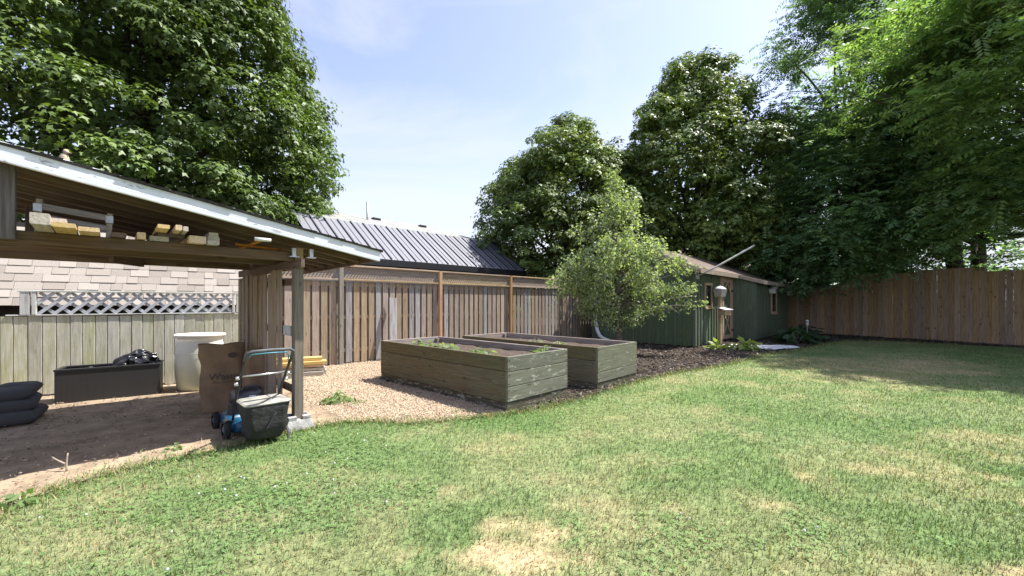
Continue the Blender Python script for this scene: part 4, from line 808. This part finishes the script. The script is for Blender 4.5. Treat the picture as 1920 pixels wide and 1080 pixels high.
# ------------------------------------------------------------------ open lumber shelter
C = thing('shelter', 'open wooden lumber shelter with white fascia and low sloping roof', 'shelter', (-2.55, 4.82, 0), 46)
SL = .172
def zb(x): return 2.04+SL*(.89-x)
XR = -4.6; Y0, Y1 = -.30, 2.66
board('post', C, (0, 0, .13), (0, 0, 1.90), (1, 0, 0), .102, .102, 'shelter_post'); board('post', C, (0, 2.22, .0), (0, 2.22, 1.90), (1, 0, 0), .1, .1, 'shelter_wood')
for y in (0, 2.22): board('post', C, (-4.35, y, 0), (-4.35, y, 1.97), (1, 0, 0), .1, .1, 'shelter_wood')
board('header', C, (-.028, -.26, 1.955), (-.028, 2.58, 1.955), (0, 0, 1), .10, .04, 'shelter_wood'); board('header', C, (.028, .06, 2.00), (.028, 2.58, 2.00), (0, 0, 1), .19, .04, 'shelter_wood')
board('header', C, (-4.35, -.2, 2.02), (-4.35, 2.58, 2.02), (0, 0, 1), .1, .06, 'shelter_wood')
board('post_block', C, (.0, -.03, 1.905), (.0, -.03, 2.14), (1, 0, 0), .085, .08, 'tan_trim')
for x, y in ((-.07, -.09), (.11, -.12)):
    MB().box(x-.02, x+.02, y-.02, y+.02, 2.03, 2.13).box(x-.05, x+.05, y-.03, y+.03, 2.025, 2.035).build('bracket', 'galvanised', C)
for y in (0, .72, 1.9): board('beam', C, (-4.4, y, 2.035), (-.052, y, 2.035), (0, 0, 1), .10, .085, 'shelter_wood')
for x, y in ((-2.165, -.1), (-2.17, 1.9)): board('strut', C, (x, y, 2.0 if y < 0 else 2.087), (x, y, zb(x)+.01), (1, 0, 0), .095, .09, 'shelter_grey')
for y in (.225, .62, 1.015, 1.41, 1.805, 2.2): board('rafter', C, (.858, y, zb(.858)+.05), (XR, y, zb(XR)+.05), (0, 0, 1), .09, .038, 'shelter_wood')
for y in (-.255, 2.62): board('rafter', C, (.858, y, zb(.858)+.05), (XR, y, zb(XR)+.05), (0, 0, 1), .09, .036, 'shelter_wood')
board('eave_board', C, (.876, Y0+.03, 2.045+.045), (.876, Y1, 2.0+.045), (0, 0, 1), .11, .03, 'shelter_wood')
x = .90
while x > XR:
    board('roof_board', C, (x-.07, Y0+.03, zb(x-.07)+.108), (x-.07, Y1, zb(x-.07)+.108), (1, 0, -SL), .137, .018, 'shelter_dark'); x -= .142
x = .93; k = 0
while x > XR:
    x0 = x-.17; mb = MB(); a, b = zb(x)+.119, zb(x0)+.119; y0, y1 = Y0-.012+random.uniform(-.008, .006), Y1+.03
    mb.add([(x, y0, a), (x, y1, a), (x0, y1, b), (x0, y0, b), (x, y0, a+.030), (x, y1, a+.030), (x0, y1, b+.020), (x0, y0, b+.020)], [(3,2,1,0),(4,5,6,7),(0,1,5,4),(1,2,6,5),(2,3,7,6),(3,0,4,7)])
    mb.build('shingle_course', 'asphalt_edge', C); x = x0+.006
board('fascia', C, (.892, Y0+.012, zb(.892)+.065), (XR, Y0+.012, zb(XR)+.075), (0, 0, 1), .150, .022, 'fascia_paint')
board('fascia_trim', C, (.895, Y0+.006, zb(.895)+.018), (XR, Y0+.006, zb(XR)+.026), (0, 0, 1), .052, .020, 'fascia_paint')
y = .40
for k in range(14):
    w = random.choice((.125, .14, .15, .165)); xx = -.052-(.022 if k % 3 == 1 else 0); board('screen_plank', C, (xx, y+w/2, random.uniform(.03, .08)), (xx+random.uniform(-.006, .006), y+w/2, 1.90+random.uniform(-.03, .015)), (0, 1, 0), w, .02, 'screen_wood'); y += w-.002+random.choice((0, 0, .008))
    if y > 2.3: break
for z in (.45, 1.15, 1.75): board('screen_rail', C, (.0, .06, z), (.0, 2.16, z), (0, 0, 1), .085, .036, 'shelter_wood')
MB().box(-.06, -.045, .06, .32, 1.10, 1.22).build('bracket', 'galvanised', C)
board('brace', C, (-1.25, 1.90-.06, 2.0), (-1.55, 1.15, 1.985), (0, 0, 1), .09, .04, 'shelter_wood')
# concrete deck block
bk = MB(); 
bk.loft([[(-.16,-.16,0),(.16,-.16,0),(.16,.16,0),(-.16,.16,0)], [(-.145,-.145,.06),(.145,-.145,.06),(.145,.145,.06),(-.145,.145,.06)], [(-.12,-.12,.13),(.12,-.12,.13),(.12,.12,.13),(-.12,.12,.13)]])
for sx_, sy_ in ((-1,-1),(1,-1),(1,1),(-1,1)): bk.box(min(sx_*.03, sx_*.12), max(sx_*.03, sx_*.12), min(sy_*.055, sy_*.12), max(sy_*.055, sy_*.12), .128, .17)
b_ = bk.build('deck_block', 'concrete', loc=(-2.55, 4.82, 0), bevel=.006); b_.rotation_euler = (0, 0, R(40)); tag(b_, 'notched grey concrete deck block under the front shelter post', 'concrete block')
# figure on the roof edge
fg = thing('bird_figurine', 'small tan bird figurine perched on the shelter roof edge', 'figurine', (0, 0, 0))
a46 = R(46); def_ = lambda x, y: (-2.55+x*math.cos(a46)-y*math.sin(a46), 4.82+x*math.sin(a46)+y*math.cos(a46))
gx, gy = def_(-1.86, -.10); fg.location = (gx, gy, zb(-1.86)+.142); fg.rotation_euler = (0, 0, R(20))
MB().lathe([(0, -.01), (.030, 0), (.036, .03), (.030, .07), (.018, .095), (0, .10)], 10).build('body', 'figurine', fg, smooth=True); MB().lathe([(0, -.022), (.018, -.01), (.02, .006), (.012, .02), (0, .024)], 9, (.014, -.004, .112)).build('head', 'figurine', fg, smooth=True); MB().tube([(.03, -.006, .11), (.052, -.01, .104)], [.008, .002], 5).build('beak', 'figurine', fg)

# ------------------------------------------------------------------ lumber stored on the shelter beams
def cw(x, y, z): g_ = def_(x, y); return Vector((g_[0], g_[1], z))
def lumber(label, x, ye, z, w, h, Lg, m, skew=0., name='lumber_board', roll=0.):
    o_ = board(name, None, cw(x, ye, z+h/2), cw(x+skew, ye+Lg, z+h/2), (math.cos(a46)*math.cos(roll), math.sin(a46)*math.cos(roll), math.sin(roll)), w, h, m); return tag(o_, label, 'lumber', 'lumber stored under the shelter roof')
ZT = 2.087
lumber('thick weathered timber end at the left of the stored lumber', -1.97, -.52, ZT, .10, .085, 2.7, 'old_pine', .02)
lumber('wide orange plank end beside the thick weathered timber', -1.85, -.46, ZT, .125, .036, 2.6, 'new_pine', .03)
lumber('short pale board lying on top of the wide orange plank', -1.88, -.34, ZT+.038, .085, .045, 2.1, 'old_pine', -.02)
lumber('pale plank with angled end right of the wide orange plank', -1.715, -.34, ZT, .125, .035, 2.5, 'new_pine', .05)
lumber('dark rough board end lying low left of the lumber gap', -1.53, -.12, ZT, .10, .04, 2.3, 'shelter_wood')
lumber('pale leaning board end at the left of the right lumber pile', -1.38, -.12, ZT, .06, .06, 2.3, 'new_pine', .05)
lumber('grey board lying flat under the upper lumber pile', -1.25, -.06, ZT, .14, .045, 2.3, 'old_pine', .04)
lumber('grey packing board carrying the upper lumber pile', -1.16, -.06, ZT+.047, .20, .036, 2.2, 'shelter_wood')
lumber('broad pale board end on top of the right lumber pile', -1.245, -.36, ZT+.085, .085, .034, 2.4, 'new_pine', .06)
lumber('square orange stud end on top of the right lumber pile', -1.135, -.33, ZT+.085, .048, .05, 2.4, 'new_pine', .07)
lumber('narrow square stud end at the right of the upper pile', -1.082, -.31, ZT+.085, .038, .045, 2.3, 'old_pine', .07)
lumber('short yellow plank edge standing right of the lumber pile', -.97, -.16, ZT, .135, .07, 2.2, 'new_pine', .0)
for k, lb in enumerate(('lowest of the three grey boards stacked near the post', 'middle of the three grey boards stacked near the post', 'topmost narrow grey board stacked near the post')):
    lumber(lb, -.84+.004*k, -.14+.02*k, ZT+.043*k, .10-.022*(k == 2), .041, 2.2, 'old_pine', .01)
fr = thing('trestle_frame', 'grey wooden frame with bright taped corners lying on the beams', 'frame', cw(-1.8, .16, ZT), 46)
for x in (-.22, .21): board('upright', fr, (x, 0, 0), (x+.01, 0, .30 if x < 0 else .24), (1, 0, 0), .04, .04, 'old_pine')
board('crossbar', fr, (-.20, -.03, .235), (.20, -.03, .195), (0, 0, 1), .055, .02, 'fence_silver'); board('crossbar', fr, (-.20, -.03, .14), (.20, -.03, .10), (0, 0, 1), .055, .02, 'fence_silver')
for x, z in ((-.22, .225), (.215, .185)): MB().box(x-.025, x+.025, -.045, .025, z-.035, z+.03).build('tape_wrap', 'galvanised', fr)
th_ = thing('tool', 'long wooden handled tool with white grip resting on the beams', 'tool', cw(-.44, -.30, 2.165), 46)
MB().tube([(-.075, 0, 0), (.075, .0, .0)], .020, 10).build('grip', 'birdhouse_white', th_, smooth=True); MB().tube([(0, .02, -.004), (-.05, .6, -.03), (-.12, 1.9, -.05)], .016, 8).build('handle_shaft', 'orange_wood', th_, smooth=True)
rk = MB().tube([tuple(cw(-.62, .03, 2.13)), tuple(cw(-.16, .05, 2.115))], .016, 8).build('wooden_rod', 'orange_wood', smooth=True); tag(rk, 'short orange wooden rod lying along the front beam near the post', 'rod')

# ------------------------------------------------------------------ lumber stacked on the ground behind the post
pl = [(0, .20, 0, .17, .05, .0), (.02, .02, 0, .16, .05, .03), (.01, .12, .052, .2, .032, -.02), (-.02, .10, .086, .18, .032, .03), (.03, .10, .12, .2, .035, -.03), (-.03, .11, .157, .19, .035, .02)]
names = ['pale plank at the bottom rear of the ground lumber stack', 'pale plank at the bottom front of the ground lumber stack', 'second layer plank of the ground lumber stack', 'third layer plank of the ground lumber stack', 'fourth layer plank of the ground lumber stack', 'topmost plank of the ground lumber stack behind the post']
for (dx, dy, z, w, h, sk), lb in zip(pl, names):
    e_ = Vector((-3.86+dx*1.5, 8.22+dy, .03+z*1.9+h*.9)); s_ = e_+Vector((-1.05, -.52+sk, 0)); tag(board('stacked_plank', None, s_, e_, (-.45, .89, 0), w*1.25, h*1.75, random.choice(('new_pine', 'new_pine', 'old_pine'))), lb, 'lumber', 'planks stacked on the ground behind the post')

# ------------------------------------------------------------------ lawn mower
Mo = thing('lawn_mower', 'blue push lawn mower with black grass bag and tall folding handle', 'lawn mower', (-2.89, 4.55, .025), 46)
def rr(w, d, z, c, r_=.06, n_=5):
    out = []
    for sx_, sy_, a0 in ((1, 1, 0), (-1, 1, 90), (-1, -1, 180), (1, -1, 270)):
        for k in range(n_): a = R(a0+90*k/(n_-1)); out.append((c[0]+sx_*(w/2-r_)+r_*math.cos(a), c[1]+sy_*(d/2-r_)+r_*math.sin(a), z))
    return out
MB().loft([rr(.44, .66, .055, (0, .29), .12), rr(.47, .69, .075, (0, .29), .13), rr(.46, .68, .15, (0, .29), .13), rr(.40, .58, .20, (0, .30), .14), rr(.30, .44, .225, (0, .31), .12)]).build('deck', 'blue_deck', Mo, smooth=True)
MB().loft([rr(.20, .20, .13, (-.17, .12), .05), rr(.17, .18, .23, (-.165, .12), .05)]).build('side_chute', 'blue_deck', Mo, smooth=True)
MB().loft([rr(.28, .32, .215, (-.01, .28), .10), rr(.31, .36, .31, (-.01, .28), .11), rr(.32, .36, .315, (-.01, .28), .11), rr(.32, .36, .40, (-.01, .28), .11), rr(.27, .32, .46, (-.01, .28), .11), rr(.14, .18, .48, (-.01, .28), .07)]).build('engine_cover', 'dark_engine', Mo, smooth=True)
MB().loft([rr(.16, .12, .23, (-.14, .14), .03), rr(.15, .11, .36, (-.14, .14), .03)]).build('air_filter', 'black_plastic', Mo, bevel=.01)
MB().tube([(-.09, .2, .455), (-.05, .19, .505), (.09, .19, .505), (.13, .2, .455)], .014, 7).build('starter_handle', 'dark_engine', Mo, smooth=True)
MB().box(-.03, .07, .092, .098, .36, .415).build('sticker', 'sticker', Mo)
for sx_ in (-1, 1):
    for y, r_ in ((0.03, .105), (.56, .095)):
        w = MB().lathe([(r_*.62, -.028), (r_*.93, -.028), (r_, -.016), (r_, .016), (r_*.93, .028), (r_*.62, .028)], 22, (sx_*.262, y, r_), 'x').build('wheel', 'tyre', Mo, smooth=True)
        MB().lathe([(0, -.024), (r_*.2, -.03), (r_*.25, -.02), (r_*.62, -.016), (r_*.64, .016), (r_*.2, .03), (0, .03)], 18, (sx_*.262, y, r_), 'x').build('rim', 'rim_grey', w, smooth=True)
for sx_ in (-1, 1):
    MB().tube([(sx_*.20, .02, .20), (sx_*.205, -.12, .42), (sx_*.21, -.36, .70)], .013, 8).build('lower_handle', 'black_plastic', Mo, smooth=True)
    for z, y in ((.63, -.30), (.70, -.36)): MB().lathe([(0, -.02), (.018, -.018), (.018, .015), (0, .02)], 8, (sx_*.235, y, z), 'x').build('knob', 'chrome', Mo, smooth=True)
MB().tube([(-.21, -.34, .68), (-.215, -.50, .86), (-.215, -.56, .93)], .013, 8).tube([(.21, -.34, .68), (.215, -.50, .86), (.215, -.56, .93)], .013, 8).build('upper_handle', 'black_plastic', Mo, smooth=True)
MB().tube([(-.215, -.53, .895), (-.21, -.60, .965), (-.17, -.625, .988), (0, -.63, .992), (.17, -.625, .988), (.21, -.60, .965), (.215, -.53, .895)], .0165, 9).build('grip', 'foam_grip', Mo, smooth=True)
MB().tube([(-.195, -.53, .91), (-.16, -.585, .955), (0, -.59, .96), (.15, -.585, .955), (.19, -.53, .91), (.19, -.50, .86)], .006, 6).build('bail_lever', 'bail_blue', Mo, smooth=True)
MB().tube([(-.21, -.37, .715), (.21, -.37, .715)], .009, 7).build('crossbar', 'chrome', Mo, smooth=True)
MB().tube([(.20, -.5, .86), (.17, -.40, .6), (.1, -.1, .45), (.02, .15, .40)], .005, 5).build('cable', 'black_plastic', Mo, smooth=True)
rg = []
for t_ in np.linspace(0, 1, 14):
    z = .055+t_*.36; w, d = .36+.06*t_-.05*(1-t_)**2, .34+.08*t_; ring = rr(w, d, z, (.015, -.27-.02*t_), .07, 12); rg.append([(x+.014*math.sin(19*y+9*t_)*(1-.6*t_), y+(.016*math.sin(23*x+6*t_)+.012*math.sin(41*x-3*t_))*math.sin(math.pi*min(1,t_+.15))-.03*math.sin(math.pi*t_)*(y < -.3), zz+(.016*math.sin(8*x+6*y) if t_ < .2 else 0)) for x, y, zz in ring])
MB().loft(rg).build('grass_bag', 'bag_fabric', Mo, smooth=True)
lidm = MB(); lidm.loft([rr(.43, .43, .412, (.015, -.29), .05), rr(.44, .44, .424, (.015, -.29), .05), rr(.40, .40, .436, (.015, -.29), .05)]); lidm.box(-.18, .21, -.30, -.285, .436, .444).build('bag_lid', 'bag_lid', Mo)
MB().tube([(.20, -.36, .42), (.05, -.52, .30), (-.02, -.545, .18)], .010, 5).build('strap', 'black_plastic', Mo)
MB().tube([(.20, -.42, .13), (.215, -.45, .07), (.205, -.47, .0)], [.012, .016, .010], 6).build('bag_foot', 'foam_grip', Mo)

# ------------------------------------------------------------------ paper yard waste bags
def paperbag(label, x, y, yaw, w, d, h, tilt=0., full=False):
    t = thing('paper_bag', label, 'paper bag', (x, y, .025), yaw, 'brown paper yard bags'); rg = []
    for k, s in enumerate(np.linspace(0, 1, 14)):
        z = h*s; ww = w*(.86+.16*s); dd = d*(1-.28*s*s); ring = []
        for a in range(32):
            u = a/32*4; sd, f_ = int(u), u-int(u); px, py = [(-1+2*f_, -1), (1, -1+2*f_), (1-2*f_, 1), (-1, 1-2*f_)][sd]
            nx_ = .018*(math.sin(5.1*px+9*s+x*3)+.6*math.sin(3*py+17*s)+.5*math.sin(23*s+2*px)); ring.append((px*ww/2+nx_*.6+tilt*z, py*dd/2+nx_+.02*abs(px)*s, z+(.012*math.sin(4*px+x*5) if s > .95 else 0)))
        rg.append(ring)
    MB().loft(rg, cap=False).build('body', 'paper', t, smooth=True); MB().loft([[(px*.96, py*.94, pz) for px, py, pz in r_] for r_ in reversed(rg)], cap=False).build('lining', 'paper', t, smooth=True)
    return t, rg
def print_on(t, w, d):
    cu = bpy.data.curves.new('print', 'FONT'); cu.body = 'Waste'; cu.size = .125; cu.extrude = .0006; cu.align_x = 'CENTER'; tmp = bpy.data.objects.new('print', cu); COL.objects.link(tmp)
    bpy.context.view_layer.update(); me = bpy.data.meshes.new_from_object(tmp.evaluated_get(bpy.context.evaluated_depsgraph_get())); bpy.data.objects.remove(tmp); me.materials.clear(); me.materials.append(M['paper_print'])
    o_ = link('print', me, t); o_.rotation_euler = (R(90), 0, 0); o_.location = (.03, -d/2-.022, .43)
    e_ = MB(); e_.lathe([(0, -.0006), (.06, -.0006), (.06, .0006), (0, .0006)], 20, (.13, -d/2-.020+.03, .75), 'y', 1, .62); e_.build('printed_emblem', 'paper_print', t)
    for z, x1 in ((.405, .16), (.385, .13)): MB().box(-.1, x1, -d/2-.0226, -d/2-.0214, z, z+.005).build('printed_line', 'paper_print', t)
t1, _ = paperbag('brown paper yard bag with printed lettering left of the mower', -4.02, 5.62, 33, .50, .26, .90); print_on(t1, .5, .26)
paperbag('brown paper bag leaning in shade behind the lawn mower', -3.50, 5.45, 44, .30, .24, .84, .12)
t3, rg3 = paperbag('brown paper bag stuffed with sunlit dry straw by the screen', -4.30, 6.25, 40, .34, .26, .72)
sm = MB(); 
for k in range(150):
    a, b = [Vector((random.gauss(0, .09), random.gauss(0, .07), .74+random.gauss(0, .045))) for _ in range(2)]; sm.tube([a, (a+b)/2+Vector((0, 0, .02)), b], .006, 4)
sm.lathe([(0, .60), (.15, .66), (.13, .74), (.06, .79), (0, .80)], 12, sx=1.0, sy=.75).build('straw_fill', 'straw', t3)

# ------------------------------------------------------------------ white barrel
Bl = thing('barrel', 'cream plastic barrel with open top against the pale fence', 'barrel', (-5.40, 7.02, .02))
def bprof(s): return .325+.035*math.sin(math.pi*min(1, s*1.05))
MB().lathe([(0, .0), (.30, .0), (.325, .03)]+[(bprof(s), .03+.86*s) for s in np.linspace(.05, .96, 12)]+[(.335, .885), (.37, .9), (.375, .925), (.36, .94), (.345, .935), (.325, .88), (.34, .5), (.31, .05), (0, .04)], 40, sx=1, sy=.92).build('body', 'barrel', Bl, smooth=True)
MB().lathe([(.366, .61), (.369, .62), (.366, .63)], 40, sx=1, sy=.92).build('rib', 'barrel', Bl, smooth=True)

# ------------------------------------------------------------------ black wicker storage box and rubbish bag
Bx = thing('storage_box', 'black wicker storage box without lid beside the pale fence', 'storage box', (-6.63, 5.87, .02), 36)
bw, bd, bh = 1.16, .46, .50
MB().box(0, bw, 0, .03, 0, bh-.03).build('front_panel', 'wicker', Bx); MB().box(0, bw, bd-.03, bd, 0, bh-.03).build('back_panel', 'wicker', Bx)
for x in (0, bw-.03): MB().box(x, x+.03, .031, bd-.031, 0, bh-.03).build('end_panel', 'wicker', Bx)
MB().box(.031, bw-.031, .031, bd-.031, .02, .05).build('bottom', 'black_plastic', Bx)
rim = MB().box(-.01, bw+.01, -.01, .04, bh-.029, bh).box(-.01, bw+.01, bd-.04, bd+.01, bh-.029, bh).box(-.01, .04, .041, bd-.041, bh-.029, bh).box(bw-.04, bw+.01, .041, bd-.041, bh-.029, bh); rim.build('rim', 'black_plastic', Bx, bevel=.006)
for x in (.3, .58, .86): MB().box(x-.02, x+.02, bd-.045, bd-.031, .05, bh-.03).build('rib', 'grey_cap', Bx)
def trash():
    n_, m_ = 40, 22; V = []
    for i in range(m_+1):
        ph = math.pi*i/m_
        for j in range(n_):
            th = 2*math.pi*j/n_; d = 1+.10*math.sin(7*th+3*math.sin(3*ph))+.10*math.sin(11*th-5*ph)+.08*math.sin(4*th+9*ph)
            V.append((.27*d*math.sin(ph)*math.cos(th)+(.05 if i < 4 else 0), .19*d*math.sin(ph)*math.sin(th), .20*math.cos(ph)*(1+.15*math.sin(5*th)*math.sin(ph))+(.04*(1-i/3) if i < 3 else 0)))
    Fc = [(i*n_+j, i*n_+(j+1) % n_, (i+1)*n_+(j+1) % n_, (i+1)*n_+j) for i in range(m_) for j in range(n_)]
    a = R(36); x, y = .86, .23; mb = MB(); mb.add(V, Fc); o_ = mb.build('rubbish_bag', 'trash_bag', loc=(-6.63+x*math.cos(a)-y*math.sin(a), 5.87+x*math.sin(a)+y*math.cos(a), .50), smooth=False); o_.rotation_euler = (0, R(-8), a)
    tag(o_, 'shiny black rubbish bag stuffed in the right end of the storage box', 'rubbish bag')
trash()
# ------------------------------------------------------------------ stacked lounge cushions
def cushion(label, loc, yaw, w, d, h, tilt=0, nx=3):
    n_ = 40; m_ = 26; V = []; Fc = []
    def H(u, v): 
        e = (1-abs(2*u-1)**14)*(1-abs(2*v-1)**9); seam = 1
        for k in range(1, nx): seam *= 1-.42*math.exp(-((u-k/nx)*w/.022)**2)
        seam *= 1-.36*math.exp(-((v-.5)*d/.022)**2); return e**.5*seam
    for sg in (1, -1):
        for i in range(m_+1):
            for j in range(n_+1):
                u, v = .5-.5*math.cos(math.pi*j/n_), .5-.5*math.cos(math.pi*i/m_); V.append(((u-.5)*w, (v-.5)*d, h/2+sg*h/2*H(u, v)))
    q = (m_+1)*(n_+1); A_ = lambda i, j, s: s*q+i*(n_+1)+j
    for i in range(m_):
        for j in range(n_): Fc += [(A_(i,j,0),A_(i,j+1,0),A_(i+1,j+1,0),A_(i+1,j,0)), (A_(i,j,1),A_(i+1,j,1),A_(i+1,j+1,1),A_(i,j+1,1))]
    o_ = MB().add(V, Fc).build('lounge_cushion', 'cushion', loc=loc, smooth=True); o_.rotation_euler = (R(tilt), 0, R(yaw)); tag(o_, label, 'cushion', 'charcoal cushions piled at the left')
cushion('lowest charcoal cushion of the pile on bare dirt', (-6.42, 4.80, .02), 40, 1.15, .66, .17, 0, 2)
cushion('middle charcoal cushion of the pile beside the storage box', (-6.47, 4.84, .165), 44, 1.08, .62, .16, 3, 2)
cushion('topmost quilted charcoal cushion of the pile', (-6.56, 4.92, .30), 38, 1.05, .62, .15, 4, 3)
